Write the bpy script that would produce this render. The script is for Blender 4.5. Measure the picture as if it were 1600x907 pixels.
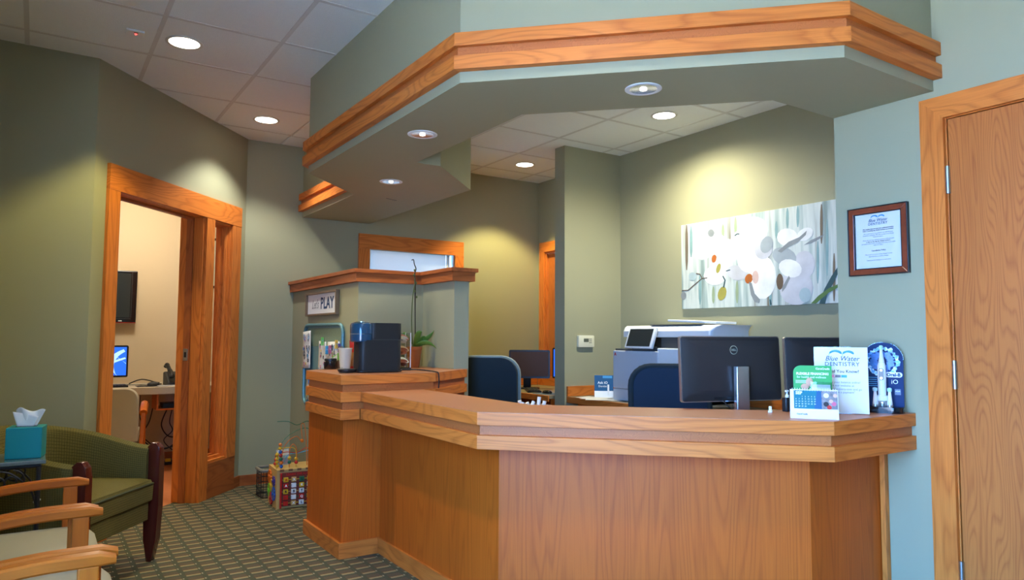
import bpy, bmesh, math, random
from mathutils import Matrix, Vector, Euler
random.seed(7)
for o in list(bpy.data.objects): bpy.data.objects.remove(o)
SC = bpy.context.scene
COL = SC.collection
PI = math.pi

# ---------------------------------------------------------------- camera
def make_camera():
    yaw, pit, rol = math.radians(33.5699), math.radians(3.7826), math.radians(0.2881)
    f = Vector((math.sin(yaw)*math.cos(pit), math.cos(yaw)*math.cos(pit), math.sin(pit)))
    r = Vector((math.cos(yaw), -math.sin(yaw), 0)); u = r.cross(f)
    c, s = math.cos(rol), math.sin(rol)
    r2 = c*r + s*u; u2 = -s*r + c*u
    m = Matrix((r2, u2, -f)).transposed().to_4x4(); m.translation = (0, 0, 1.25)
    cd = bpy.data.cameras.new('camera'); cd.sensor_width = 36; cd.lens = 36*1115.5/1600; cd.clip_start = .02
    co = bpy.data.objects.new('camera', cd); COL.objects.link(co); co.matrix_world = m
    SC.camera = co
make_camera()

# ---------------------------------------------------------------- world, exposure, daylight
SKY_COL, SKY_STR = (.16, .43, 1.0), 27.0
SUN_STR = 64.0
W = bpy.data.worlds.new('sky'); SC.world = W; W.use_nodes = True
bg = W.node_tree.nodes['Background']; bg.inputs[0].default_value = (*SKY_COL, 1); bg.inputs[1].default_value = SKY_STR
vs = SC.view_settings
vs.view_transform = 'Standard'; vs.look = 'None'; vs.gamma = 1; vs.use_curve_mapping = False; vs.exposure = 0.5
# power of the recessed lamps (watts) and their colour
P_HALL, P_BACK, P_SOFFIT, P_OFFICE = 66, 135, 17, 29
WARM = (1.0, .89, .33)
NEUT = (1.0, .93, .66)

# high sun behind the building: it lights the pavement outside, which throws neutral light up through the window
sd_ = bpy.data.lights.new('sun', 'SUN'); sd_.energy = SUN_STR; sd_.color = (1.0, .95, .86); sd_.angle = math.radians(.6)
so_ = bpy.data.objects.new('sun', sd_); COL.objects.link(so_); so_.rotation_euler = Vector((-.5, .25, -1)).to_track_quat('-Z', 'Y').to_euler()
def portal(name, m, w, h):
    d = bpy.data.lights.new(name, 'AREA'); d.shape = 'RECTANGLE'; d.size = w; d.size_y = h
    d.cycles.is_portal = True
    o = bpy.data.objects.new(name, d); COL.objects.link(o); o.matrix_world = m
    return o
# daylight enters by the shop window in the wall left of the camera (portal = sampling aid in the opening)
WIN = dict(y0=-.75, y1=1.45, z0=.15, z1=2.5)
portal('daylight_opening', Matrix.Translation((-.66, (WIN['y0']+WIN['y1'])/2, (WIN['z0']+WIN['z1'])/2)) @ Euler((0, -PI/2, 0)).to_matrix().to_4x4(), WIN['z1']-WIN['z0'], WIN['y1']-WIN['y0'])

# ---------------------------------------------------------------- materials
MATS = {}
def nodes(name):
    m = bpy.data.materials.new(name); m.use_nodes = True
    nt = m.node_tree; return m, nt, nt.nodes['Principled BSDF']
def mat(name, col, rough=.5, metal=0, spec=.5, emit=None, estr=0, trans=0, alpha=1, coat=0, bump=0, bscale=200, var=0, vscale=8, ior=1.45, sheen=0):
    if name in MATS: return MATS[name]
    m, nt, b = nodes(name)
    b.inputs['Base Color'].default_value = (*col, 1); b.inputs['Roughness'].default_value = rough
    b.inputs['Metallic'].default_value = metal; b.inputs['Specular IOR Level'].default_value = spec
    b.inputs['IOR'].default_value = ior
    if emit: b.inputs['Emission Color'].default_value = (*emit, 1); b.inputs['Emission Strength'].default_value = estr
    if trans: b.inputs['Transmission Weight'].default_value = trans
    if coat: b.inputs['Coat Weight'].default_value = coat; b.inputs['Coat Roughness'].default_value = .12
    if sheen: b.inputs['Sheen Weight'].default_value = sheen
    L = nt.links
    if bump or var:
        tc = nt.nodes.new('ShaderNodeTexCoord')
    if bump:
        n = nt.nodes.new('ShaderNodeTexNoise'); n.inputs['Scale'].default_value = bscale; n.inputs['Detail'].default_value = 3
        bp = nt.nodes.new('ShaderNodeBump'); bp.inputs['Strength'].default_value = bump; bp.inputs['Distance'].default_value = .003
        L.new(tc.outputs['Object'], n.inputs['Vector']); L.new(n.outputs['Fac'], bp.inputs['Height']); L.new(bp.outputs[0], b.inputs['Normal'])
    if var:
        n = nt.nodes.new('ShaderNodeTexNoise'); n.inputs['Scale'].default_value = vscale; n.inputs['Detail'].default_value = 4
        mx = nt.nodes.new('ShaderNodeMix'); mx.data_type = 'RGBA'
        mx.inputs['A'].default_value = (*[c*(1-var) for c in col], 1); mx.inputs['B'].default_value = (*[min(1, c*(1+var)) for c in col], 1)
        L.new(tc.outputs['Object'], n.inputs['Vector']); L.new(n.outputs['Fac'], mx.inputs['Factor']); L.new(mx.outputs['Result'], b.inputs['Base Color'])
    MATS[name] = m
    return m
def wood(name, light, dark, rough=.46, ring=16, cath=1.0, coat=.04, across=3.2, along=.55, spec=.3):
    """oak: grain runs along each board's own local X axis"""
    m, nt, b = nodes(name); L = nt.links; N = nt.nodes.new
    tc = N('ShaderNodeTexCoord'); oi = N('ShaderNodeObjectInfo')
    mul = N('ShaderNodeVectorMath'); mul.operation = 'SCALE'; mul.inputs[0].default_value = (17, 31, 23); L.new(oi.outputs['Random'], mul.inputs['Scale'])
    add = N('ShaderNodeVectorMath'); add.operation = 'ADD'; L.new(tc.outputs['Object'], add.inputs[0]); L.new(mul.outputs[0], add.inputs[1])
    mp = N('ShaderNodeMapping'); mp.inputs['Scale'].default_value = (along, across, across); L.new(add.outputs[0], mp.inputs[0])
    n1 = N('ShaderNodeTexNoise'); n1.inputs['Scale'].default_value = 2.0; n1.inputs['Detail'].default_value = 1.5; n1.inputs['Roughness'].default_value = .4; n1.inputs['Distortion'].default_value = .15
    L.new(mp.outputs[0], n1.inputs['Vector'])
    m1 = N('ShaderNodeMath'); m1.operation = 'MULTIPLY'; m1.inputs[1].default_value = ring*cath; L.new(n1.outputs['Fac'], m1.inputs[0])
    fr = N('ShaderNodeMath'); fr.operation = 'FRACT'; L.new(m1.outputs[0], fr.inputs[0])
    cr = N('ShaderNodeValToRGB'); e = cr.color_ramp
    e.elements[0].position = 0; e.elements[0].color = (.15, .15, .15, 1); e.elements[1].position = .35; e.elements[1].color = (.85, .85, .85, 1)
    x = e.elements.new(.8); x.color = (.75, .75, .75, 1); x = e.elements.new(1.0); x.color = (.15, .15, .15, 1)
    L.new(fr.outputs[0], cr.inputs[0])
    mp2 = N('ShaderNodeMapping'); mp2.inputs['Scale'].default_value = (5, 190, 190); L.new(add.outputs[0], mp2.inputs[0])
    n2 = N('ShaderNodeTexNoise'); n2.inputs['Scale'].default_value = 1.0; n2.inputs['Detail'].default_value = 2; L.new(mp2.outputs[0], n2.inputs['Vector'])
    mp3 = N('ShaderNodeMapping'); mp3.inputs['Scale'].default_value = (.8, 5, 5); L.new(add.outputs[0], mp3.inputs[0])
    n3 = N('ShaderNodeTexNoise'); n3.inputs['Scale'].default_value = 1.0; n3.inputs['Detail'].default_value = 3; L.new(mp3.outputs[0], n3.inputs['Vector'])
    a = N('ShaderNodeMath'); a.operation = 'MULTIPLY_ADD'; a.inputs[1].default_value = .45; L.new(cr.outputs[0], a.inputs[0])
    m2 = N('ShaderNodeMath'); m2.operation = 'MULTIPLY'; m2.inputs[1].default_value = .55; L.new(n2.outputs['Fac'], m2.inputs[0]); L.new(m2.outputs[0], a.inputs[2])
    a2 = N('ShaderNodeMath'); a2.operation = 'MULTIPLY_ADD'; a2.inputs[1].default_value = .5; L.new(n3.outputs['Fac'], a2.inputs[0]); L.new(a.outputs[0], a2.inputs[2])
    r2 = N('ShaderNodeValToRGB'); e = r2.color_ramp
    e.elements[0].position = .35; e.elements[0].color = (*dark, 1); e.elements[1].position = .95; e.elements[1].color = (*light, 1)
    L.new(a2.outputs[0], r2.inputs[0]); L.new(r2.outputs[0], b.inputs['Base Color'])
    b.inputs['Roughness'].default_value = rough; b.inputs['Coat Weight'].default_value = coat; b.inputs['Coat Roughness'].default_value = .18; b.inputs['Specular IOR Level'].default_value = spec
    bp = N('ShaderNodeBump'); bp.inputs['Strength'].default_value = .12; bp.inputs['Distance'].default_value = .001
    L.new(a.outputs[0], bp.inputs['Height']); L.new(bp.outputs[0], b.inputs['Normal'])
    MATS[name] = m
    return m
def thin_glass(name, tint=(1, 1, 1), refl=1.0, rough=0.02):
    m = bpy.data.materials.new(name); m.use_nodes = True; nt = m.node_tree; nt.nodes.clear(); N = nt.nodes.new; L = nt.links
    out = N('ShaderNodeOutputMaterial'); tr = N('ShaderNodeBsdfTransparent'); tr.inputs[0].default_value = (*tint, 1)
    gl = N('ShaderNodeBsdfGlossy'); gl.inputs['Roughness'].default_value = rough
    lw = N('ShaderNodeLayerWeight'); pw = N('ShaderNodeMath'); pw.operation = 'POWER'; pw.inputs[1].default_value = 5; L.new(lw.outputs['Facing'], pw.inputs[0])
    fr = N('ShaderNodeMath'); fr.operation = 'MULTIPLY_ADD'; fr.inputs[1].default_value = .5; fr.inputs[2].default_value = .04; L.new(pw.outputs[0], fr.inputs[0])
    mx = N('ShaderNodeMixShader'); L.new(fr.outputs[0], mx.inputs[0]); L.new(tr.outputs[0], mx.inputs[1]); L.new(gl.outputs[0], mx.inputs[2]); L.new(mx.outputs[0], out.inputs[0])
    MATS[name] = m; return m
def carpet_mat():
    m, nt, b = nodes('carpet'); L = nt.links; N = nt.nodes.new
    tc = N('ShaderNodeTexCoord'); sep = N('ShaderNodeSeparateXYZ')
    nz = N('ShaderNodeTexNoise'); nz.inputs['Scale'].default_value = 60; L.new(tc.outputs['Object'], nz.inputs['Vector'])
    mixv = N('ShaderNodeVectorMath'); mixv.operation = 'MULTIPLY_ADD'; L.new(nz.outputs['Color'], mixv.inputs[0]); mixv.inputs[1].default_value = (.006, .006, 0); L.new(tc.outputs['Object'], mixv.inputs[2])
    L.new(mixv.outputs[0], sep.inputs[0])
    def math_(op, a, b_=None, c=None):
        n = N('ShaderNodeMath'); n.operation = op
        for i, v in enumerate((a, b_, c)):
            if v is None: continue
            if isinstance(v, (int, float)): n.inputs[i].default_value = v
            else: L.new(v, n.inputs[i])
        return n.outputs[0]
    u0 = math_('MULTIPLY', sep.outputs['X'], 1/.098)
    col = math_('FLOOR', u0); u = math_('FRACT', u0)
    stag = math_('MULTIPLY', math_('MODULO', col, 2), .5)
    v = math_('FRACT', math_('ADD', math_('MULTIPLY', sep.outputs['Y'], 1/.092), stag))
    def band(x, lo, hi): return math_('MULTIPLY', math_('GREATER_THAN', x, lo), math_('LESS_THAN', x, hi))
    dash = band(u, .16, .88)
    tan = math_('MULTIPLY', dash, band(v, .02, .26))
    brn = math_('MULTIPLY', dash, band(v, .34, .78))
    red = math_('MULTIPLY', band(u, .1, .95), band(v, .26, .33))
    dot = math_('MULTIPLY', band(u, .93, 1.0), band(v, .1, .3))
    def mix(fac, a, c):
        mx = N('ShaderNodeMix'); mx.data_type = 'RGBA'; L.new(fac, mx.inputs['Factor'])
        if isinstance(a, tuple): mx.inputs['A'].default_value = (*a, 1)
        else: L.new(a, mx.inputs['A'])
        mx.inputs['B'].default_value = (*c, 1); return mx.outputs['Result']
    c = mix(brn, (.095, .098, .065), (.135, .105, .072))
    c = mix(tan, c, (.34, .27, .15)); c = mix(red, c, (.20, .085, .03)); c = mix(dot, c, (.42, .36, .24))
    n2 = N('ShaderNodeTexNoise'); n2.inputs['Scale'].default_value = 420; n2.inputs['Detail'].default_value = 2; L.new(tc.outputs['Object'], n2.inputs['Vector'])
    mm = N('ShaderNodeMix'); mm.data_type = 'RGBA'; mm.blend_type = 'MULTIPLY'; mm.inputs['Factor'].default_value = .75
    L.new(c, mm.inputs['A']); rr = N('ShaderNodeValToRGB'); rr.color_ramp.elements[0].position = .3; rr.color_ramp.elements[0].color = (.45, .45, .45, 1); rr.color_ramp.elements[1].position = .7; rr.color_ramp.elements[1].color = (1.25, 1.25, 1.25, 1)
    L.new(n2.outputs['Fac'], rr.inputs[0]); L.new(rr.outputs[0], mm.inputs['B']); L.new(mm.outputs['Result'], b.inputs['Base Color'])
    b.inputs['Roughness'].default_value = .95; b.inputs['Specular IOR Level'].default_value = .1
    bp = N('ShaderNodeBump'); bp.inputs['Strength'].default_value = .6; bp.inputs['Distance'].default_value = .004
    L.new(n2.outputs['Fac'], bp.inputs['Height']); L.new(bp.outputs[0], b.inputs['Normal'])
    MATS['carpet'] = m; return m
def weave_mat(name, base, dark, sc=1/.017):
    m, nt, b = nodes(name); L = nt.links; N = nt.nodes.new
    tc = N('ShaderNodeTexCoord'); sep = N('ShaderNodeSeparateXYZ'); L.new(tc.outputs['UV'], sep.inputs[0])
    outs = []
    for ax in 'XY':
        a = N('ShaderNodeMath'); a.operation = 'MULTIPLY'; a.inputs[1].default_value = sc; L.new(sep.outputs[ax], a.inputs[0])
        f = N('ShaderNodeMath'); f.operation = 'FRACT'; L.new(a.outputs[0], f.inputs[0])
        g = N('ShaderNodeMath'); g.operation = 'LESS_THAN'; g.inputs[1].default_value = .2; L.new(f.outputs[0], g.inputs[0]); outs.append(g)
    mx = N('ShaderNodeMath'); mx.operation = 'MAXIMUM'; L.new(outs[0].outputs[0], mx.inputs[0]); L.new(outs[1].outputs[0], mx.inputs[1])
    nz = N('ShaderNodeTexNoise'); nz.inputs['Scale'].default_value = 160; L.new(tc.outputs['Object'], nz.inputs['Vector'])
    ml = N('ShaderNodeMath'); ml.operation = 'MULTIPLY'; L.new(mx.outputs[0], ml.inputs[0]); L.new(nz.outputs['Fac'], ml.inputs[1])
    mc = N('ShaderNodeMix'); mc.data_type = 'RGBA'; L.new(ml.outputs[0], mc.inputs['Factor']); mc.inputs['A'].default_value = (*base, 1); mc.inputs['B'].default_value = (*dark, 1)
    L.new(mc.outputs['Result'], b.inputs['Base Color']); b.inputs['Roughness'].default_value = .9; b.inputs['Specular IOR Level'].default_value = .2
    bp = N('ShaderNodeBump'); bp.inputs['Strength'].default_value = .4; bp.inputs['Distance'].default_value = .002; bp.invert = True
    L.new(mx.outputs[0], bp.inputs['Height']); L.new(bp.outputs[0], b.inputs['Normal'])
    MATS[name] = m; return m
def streak_mat(name, ramp, scale=(14, 1.2, 1), rough=.5):
    m, nt, b = nodes(name); L = nt.links; N = nt.nodes.new
    tc = N('ShaderNodeTexCoord'); mp = N('ShaderNodeMapping'); mp.inputs['Scale'].default_value = scale; L.new(tc.outputs['Object'], mp.inputs[0])
    n = N('ShaderNodeTexNoise'); n.inputs['Scale'].default_value = 1; n.inputs['Detail'].default_value = 4; L.new(mp.outputs[0], n.inputs['Vector'])
    r = N('ShaderNodeValToRGB'); e = r.color_ramp
    for i, (p, c) in enumerate(ramp):
        el = e.elements[i] if i < 2 else e.elements.new(p)
        el.position = p; el.color = (*c, 1)
    L.new(n.outputs['Fac'], r.inputs[0]); L.new(r.outputs[0], b.inputs['Base Color']); b.inputs['Roughness'].default_value = rough
    MATS[name] = m; return m

PAINT = (.345, .328, .205)
mat('paint', PAINT, .62, spec=.35, bump=.05, bscale=260)
mat('paint_beige', (.62, .51, .36), .8, spec=.2, bump=.05, bscale=260)
mat('paint_white', (.75, .74, .70), .7)
mat('tile', (.84, .85, .82), .9, spec=.1, bump=.5, bscale=180, var=.03, vscale=40)
mat('grid_bar', (.66, .64, .60), .55)
wood('oak', (.70, .205, .034), (.42, .092, .012))
wood('oak_panel', (.57, .112, .009), (.39, .066, .005), ring=22, across=3.4, along=.2, coat=.0, rough=.45, spec=.28)
wood('oak_recess', (.52, .15, .035), (.36, .09, .02), ring=22, across=9, along=9)
wood('oak_door', (.52, .155, .03), (.32, .075, .013), ring=26, across=4.4, along=.5)
wood('oak_cap', (.42, .115, .028), (.22, .05, .012), ring=12)
wood('arm_wood', (.50, .115, .008), (.37, .075, .005), ring=8, coat=.0, rough=.4, spec=.25)
mat('cherry', (.085, .012, .008), .22, coat=.5)
mat('laminate', (.40, .155, .075), .38, spec=.6, var=.05, vscale=60)
mat('desk_top', (.25, .20, .12), .45, var=.06, vscale=90)
carpet_mat()
mat('office_floor', (.50, .155, .05), .75, var=.08, vscale=30)
weave_mat('tub_fabric', (.155, .122, .034), (.018, .015, .006), 1/.0125)
mat('beige_vinyl', (.37, .325, .235), .5, var=.03)
mat('office_vinyl', (.42, .36, .26), .55)
mat('black', (.012, .012, .013), .4); mat('black_gloss', (.008, .008, .009), .12, spec=.6)
mat('charcoal', (.035, .037, .038), .5); mat('dark_fabric', (.016, .026, .03), .85); mat('navy_fabric', (.008, .022, .045), .8)
mat('white', (.80, .80, .79), .45); mat('paper', (.76, .73, .69), .7); mat('ivory', (.72, .68, .50), .45)
mat('silver', (.55, .55, .56), .28, metal=.9); mat('chrome', (.75, .75, .76), .12, metal=1); mat('steel', (.45, .44, .42), .35, metal=1)
mat('printer_grey', (.52, .54, .57), .5); mat('printer_white', (.76, .78, .78), .45); mat('printer_dark', (.05, .055, .06), .45)
mat('iron', (.018, .018, .018), .45, metal=.3)
mat('teal', (.0, .25, .27), .5); mat('tissue', (.85, .84, .82), .8)
mat('terracotta', (.42, .13, .035), .7); mat('leaf', (.11, .24, .035), .35, var=.2, vscale=20); mat('stem', (.10, .12, .03), .6); mat('dry_stem', (.05, .035, .02), .8); mat('soil', (.03, .02, .015), .95, bump=.6, bscale=80)
mat('coffee_blue', (.012, .055, .12), .18, coat=.6); mat('coffee_black', (.02, .021, .022), .45, spec=.3)
mat('cup_paper', (.72, .64, .47), .6); mat('red_pack', (.55, .03, .02), .35); mat('brown', (.22, .10, .04), .5)
mat('copper', (.42, .15, .06), .3, metal=.8); mat('green', (.16, .42, .03), .5)
mat('screen_blue', (.01, .05, .3), .3, emit=(.02, .14, .9), estr=.9); mat('screen_light', (.3, .5, .8), .3, emit=(.35, .6, 1), estr=.9)
mat('screen_off', (.085, .05, .045), .55, spec=.2); mat('screen_tablet', (.025, .03, .03), .2)
mat('ink', (.02, .02, .025), .7); mat('ink_grey', (.22, .22, .24), .7); mat('ink_navy', (.012, .05, .14), .6); mat('ink_blue', (.07, .33, .62), .6); mat('ink_white', (.85, .87, .88), .6)
mat('frame_red', (.22, .045, .018), .28, coat=.6, var=.35, vscale=30); mat('frame_black', (.012, .012, .014), .3)
mat('sign_wood', (.20, .13, .075), .65, var=.15, vscale=40)
mat('tray_blue', (.13, .27, .30), .45, metal=.35, var=.18, vscale=60); mat('cork', (.20, .26, .17), .9, var=.35, vscale=120)
for n, c in dict(red=(.55, .02, .015), orange=(.75, .17, .01), yellow=(.75, .45, .02), blue=(.01, .10, .42), lime=(.2, .55, .02), purple=(.06, .03, .22), darkgreen=(.01, .13, .06), skyblue=(.05, .35, .6), pink=(.6, .12, .2)).items(): mat('toy_'+n, c, .35, coat=.3)
mat('toy_wood', (.60, .38, .12), .5, var=.08); mat('toy_panel', (.20, .035, .02), .5)
mat('granite', (.55, .48, .36), .45, var=.5, vscale=260)
mat('lamp_lens', (.9, .9, .85), .4, emit=(1, .97, .88), estr=7); mat('lamp_trim', (.68, .66, .60), .5)
mat('reflector', (.72, .72, .74), .16, metal=1); mat('bulb', (.9, .9, .9), .3, emit=(1, .95, .85), estr=2.2)
mat('led_red', (.6, .02, .02), .4, emit=(1, .05, .04), estr=4)
mat('frost', (.9, .9, .9), .6)
mat('care_green', (.03, .33, .06), .45); mat('card_silver', (.5, .52, .52), .35)
mat('cal_teal', (.0, .15, .20), .5); mat('cal_navy', (.01, .09, .22), .5); mat('oral_blue', (.006, .025, .10), .55, spec=.2); mat('skin', (.65, .38, .25), .6)
thin_glass('glass'); thin_glass('acrylic', (.93, .95, .95)); thin_glass('table_glass', (.35, .48, .44))

# ---------------------------------------------------------------- mesh helpers
class G:
    """collects shapes for ONE mesh"""
    def __init__(s): s.v = []; s.f = []; s.mi = []; s.m = 0; s.uv = {}
    def add(s, vs_, fs):
        b = len(s.v); s.v += [tuple(v) for v in vs_]
        for f in fs: s.f.append(tuple(b+i for i in f)); s.mi.append(s.m)
        return s
    def box(s, x0, x1, y0, y1, z0, z1, bev=0, M=None):
        bm = bmesh.new(); bmesh.ops.create_cube(bm, size=1)
        for v in bm.verts: v.co = Vector(((x0+x1)/2+v.co.x*(x1-x0), (y0+y1)/2+v.co.y*(y1-y0), (z0+z1)/2+v.co.z*(z1-z0)))
        return s.bm(bm, bev, M)
    def bm(s, bm, bev=0, M=None, seg=2):
        if bev:
            bmesh.ops.bevel(bm, geom=list(bm.edges), offset=bev, segments=seg, affect='EDGES', profile=.5, clamp_overlap=True)
        if M is not None: bmesh.ops.transform(bm, matrix=M, verts=bm.verts)
        bm.verts.index_update(); s.add([v.co[:] for v in bm.verts], [[v.index for v in f.verts] for f in bm.faces]); bm.free(); return s
    def prism(s, pts, z0, z1, bev=0, M=None):
        bm = bmesh.new()
        a = sum(pts[i][0]*pts[(i+1) % len(pts)][1]-pts[(i+1) % len(pts)][0]*pts[i][1] for i in range(len(pts)))
        if a < 0: pts = pts[::-1]
        lo = [bm.verts.new((x, y, z0)) for x, y in pts]; hi = [bm.verts.new((x, y, z1)) for x, y in pts]
        n = len(pts); bm.faces.new(lo[::-1]); bm.faces.new(hi)
        for i in range(n): bm.faces.new((lo[i], lo[(i+1) % n], hi[(i+1) % n], hi[i]))
        return s.bm(bm, bev, M)
    def tube(s, pts, r, n=8, smooth=0, closed=False):
        P = [Vector(p) for p in pts]
        if smooth and len(P) > 2:
            Q = []
            for i in range(len(P)-1):
                p0, p1, p2, p3 = P[max(i-1, 0)], P[i], P[i+1], P[min(i+2, len(P)-1)]
                for k in range(smooth):
                    t = k/smooth
                    Q.append(.5*((2*p1)+(-p0+p2)*t+(2*p0-5*p1+4*p2-p3)*t*t+(-p0+3*p1-3*p2+p3)*t**3))
            Q.append(P[-1]); P = Q
        m = len(P); R = r if isinstance(r, (list, tuple)) else [r]*m
        if len(R) != m: R = [R[min(int(i*(len(R)-1)/(m-1)), len(R)-1)] for i in range(m)]
        vs_ = []; ref = None
        for i in range(m):
            d = (P[min(i+1, m-1)]-P[max(i-1, 0)]).normalized()
            if ref is None: ref = Vector((0, 0, 1)) if abs(d.z) < .9 else Vector((1, 0, 0))
            a = d.cross(ref)
            if a.length < 1e-5: a = d.orthogonal()
            a.normalize(); b = a.cross(d).normalized(); ref = b
            for k in range(n):
                t = 2*PI*k/n; vs_.append(P[i]+(a*math.cos(t)+b*math.sin(t))*R[i])
        fs = [(i*n+k, i*n+(k+1) % n, (i+1)*n+(k+1) % n, (i+1)*n+k) for i in range(m-1) for k in range(n)]
        fs += [tuple(range(n)), tuple((m-1)*n+k for k in range(n-1, -1, -1))]
        return s.add(vs_, fs)
    def lathe(s, prof, c=(0, 0, 0), n=24, M=None, caps=True):
        vs_ = []; c = Vector(c)
        for r, z in prof:
            for k in range(n):
                p = Vector((r*math.cos(2*PI*k/n), r*math.sin(2*PI*k/n), z))
                if M is not None: p = M @ p
                vs_.append(c+p)
        m = len(prof); fs = [(i*n+k, i*n+(k+1) % n, (i+1)*n+(k+1) % n, (i+1)*n+k) for i in range(m-1) for k in range(n)]
        if caps: fs += [tuple(range(n-1, -1, -1)), tuple((m-1)*n+k for k in range(n))]
        return s.add(vs_, fs)
    def sphere(s, c, r, n=12, sq=(1, 1, 1)):
        m = n//2+1
        prof = [(max(1e-4, math.sin(PI*i/m)), -math.cos(PI*i/m)) for i in range(m+1)]
        vs_ = [(c[0]+r*sq[0]*q*math.cos(2*PI*k/n), c[1]+r*sq[1]*q*math.sin(2*PI*k/n), c[2]+r*sq[2]*z) for q, z in prof for k in range(n)]
        return s.add(vs_, [(i*n+k, i*n+(k+1) % n, (i+1)*n+(k+1) % n, (i+1)*n+k) for i in range(m) for k in range(n)])
    def loft(s, rings, closed=True, caps=True):
        n = len(rings[0]); vs_ = [p for r in rings for p in r]; fs = []
        for i in range(len(rings)-1):
            for k in range(n if closed else n-1): fs.append((i*n+k, i*n+(k+1) % n, (i+1)*n+(k+1) % n, (i+1)*n+k))
        if caps: fs += [tuple(range(n-1, -1, -1)), tuple((len(rings)-1)*n+k for k in range(n))]
        return s.add(vs_, fs)
    def grid(s, fn, nu, nv):
        vs_ = [fn(i/nu, j/nv) for j in range(nv+1) for i in range(nu+1)]
        return s.add(vs_, [(j*(nu+1)+i, j*(nu+1)+i+1, (j+1)*(nu+1)+i+1, (j+1)*(nu+1)+i) for j in range(nv) for i in range(nu)])
    def flat(s, pts, z=0, th=.0006, M=None):
        """thin printed shape in the XY plane"""
        return s.prism([(p[0], p[1]) for p in pts], z, z+th, 0, M)
    def mesh(s, name, mats, smooth=False):
        me = bpy.data.meshes.new(name); me.from_pydata(s.v, [], s.f)
        ms = mats if isinstance(mats, (list, tuple)) else [mats]
        for q in ms: me.materials.append(MATS[q] if isinstance(q, str) else q)
        for p, i in zip(me.polygons, s.mi): p.material_index = i
        bm = bmesh.new(); bm.from_mesh(me); bmesh.ops.recalc_face_normals(bm, faces=bm.faces); bm.to_mesh(me); bm.free()
        if smooth:
            me.polygons.foreach_set('use_smooth', [True]*len(me.polygons)); me.update()
            try: me.set_sharp_from_angle(angle=math.radians(38))
            except Exception: pass
        return me
    def o(s, name, mats, parent=None, smooth=False, M=None):
        return link(name, s.mesh(name, mats, smooth), parent, M)
def link(name, me, parent=None, M=None):
    ob = bpy.data.objects.new(name, me); COL.objects.link(ob); ob.parent = parent
    if M is not None: ob.matrix_local = M
    return ob
def tag(o, label=None, cat=None, group=None, kind=None):
    if label: o['label'] = label
    if cat: o['category'] = cat
    if group: o['group'] = group
    if kind: o['kind'] = kind
    return o
def thing(name, label, cat, loc=(0, 0, 0), rz=0, group=None, kind=None, M=None):
    o = bpy.data.objects.new(name, None); COL.objects.link(o); o.empty_display_size = .1
    if M is not None: o.matrix_local = M
    else: o.location = loc; o.rotation_euler = (0, 0, rz)
    return tag(o, label, cat, group, kind)
def frame(origin, x, up):
    """matrix with local X = x, local Y = up, local Z = x cross up"""
    x = Vector(x).normalized(); up = Vector(up).normalized(); z_ = x.cross(up).normalized(); up = z_.cross(x)
    m = Matrix((x, up, z_)).transposed().to_4x4(); m.translation = origin; return m
def F_negx(o): return frame(o, (0, -1, 0), (0, 0, 1))     # flat things facing -X
def F_negy(o): return frame(o, (1, 0, 0), (0, 0, 1))      # flat things facing -Y
_cache = {}
def board(name, a, b, w, t, up, mt, parent=None, bev=.0015):
    """a box from a to b, grain along its length; w along 'up', t across"""
    a, b = Vector(a), Vector(b); L = (b-a).length
    key = (round(L, 4), round(w, 4), round(t, 4), mt, bev)
    if key not in _cache:
        g = G(); g.box(0, L, -w/2, w/2, -t/2, t/2, bev); _cache[key] = g.mesh(name, mt)
    return link(name, _cache[key], parent, frame(a, b-a, up))
def plank(name, pts, z0, z1, mt, parent=None, vertical=False, bev=.0012):
    """plan polygon extruded, grain along first edge (or vertical)"""
    a = Vector((*pts[0], 0)); b = Vector((*pts[1], 0)); x = (b-a).normalized()
    if vertical: M = frame((pts[0][0], pts[0][1], z0), (0, 0, 1), x)
    else: M = frame((pts[0][0], pts[0][1], z0), x, Vector((0, 0, 1)).cross(x))
    g = G(); g.prism(list(pts), z0, z1, bev)
    Mi = M.inverted(); g.v = [tuple(Mi @ Vector(v)) for v in g.v]
    return g.o(name, mt, parent, M=M)
def offset_path(pts, d):
    """offset an open polyline to its left by d with mitres"""
    P = [Vector(p) for p in pts]; out = []
    for i, p in enumerate(P):
        ns = []
        if i > 0: e = (p-P[i-1]).normalized(); ns.append(Vector((-e.y, e.x)))
        if i < len(P)-1: e = (P[i+1]-p).normalized(); ns.append(Vector((-e.y, e.x)))
        if len(ns) == 1: out.append(p+ns[0]*d)
        else:
            m = (ns[0]+ns[1]).normalized(); out.append(p+m*(d/max(.2, m.dot(ns[0]))))
    return [tuple(p) for p in out]
def fascia(name, path, d0, d1, z0, z1, mt, parent, vertical=False, skip=()):
    """one mitred board per segment, between offsets d0 and d1 of the path"""
    A = offset_path(path, d0); B = offset_path(path, d1)
    return [plank(name, [A[i], A[i+1], B[i+1], B[i]], z0, z1, mt, parent, vertical) for i in range(len(path)-1) if i not in skip]
def text(body, size, M=None, mt='ink', name='lettering', parent=None, align='CENTER', shear=0, bold=0, sx=1, spacing=1, th=.0004):
    cu = bpy.data.curves.new('t', 'FONT'); cu.body = body; cu.size = size; cu.align_x = align; cu.align_y = 'CENTER'; cu.resolution_u = 2
    cu.shear = shear; cu.offset = bold; cu.extrude = th; cu.space_character = spacing
    ob = bpy.data.objects.new('t', cu); COL.objects.link(ob)
    dg = bpy.context.evaluated_depsgraph_get(); me = bpy.data.meshes.new_from_object(ob.evaluated_get(dg))
    bpy.data.objects.remove(ob); bpy.data.curves.remove(cu)
    me.name = name; me.materials.clear(); me.materials.append(MATS[mt])
    if sx != 1:
        for v in me.vertices: v.co.x *= sx
    return link(name, me, parent, M)
def at(x, y, z=0): return Matrix.Translation((x, y, z))
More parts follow.
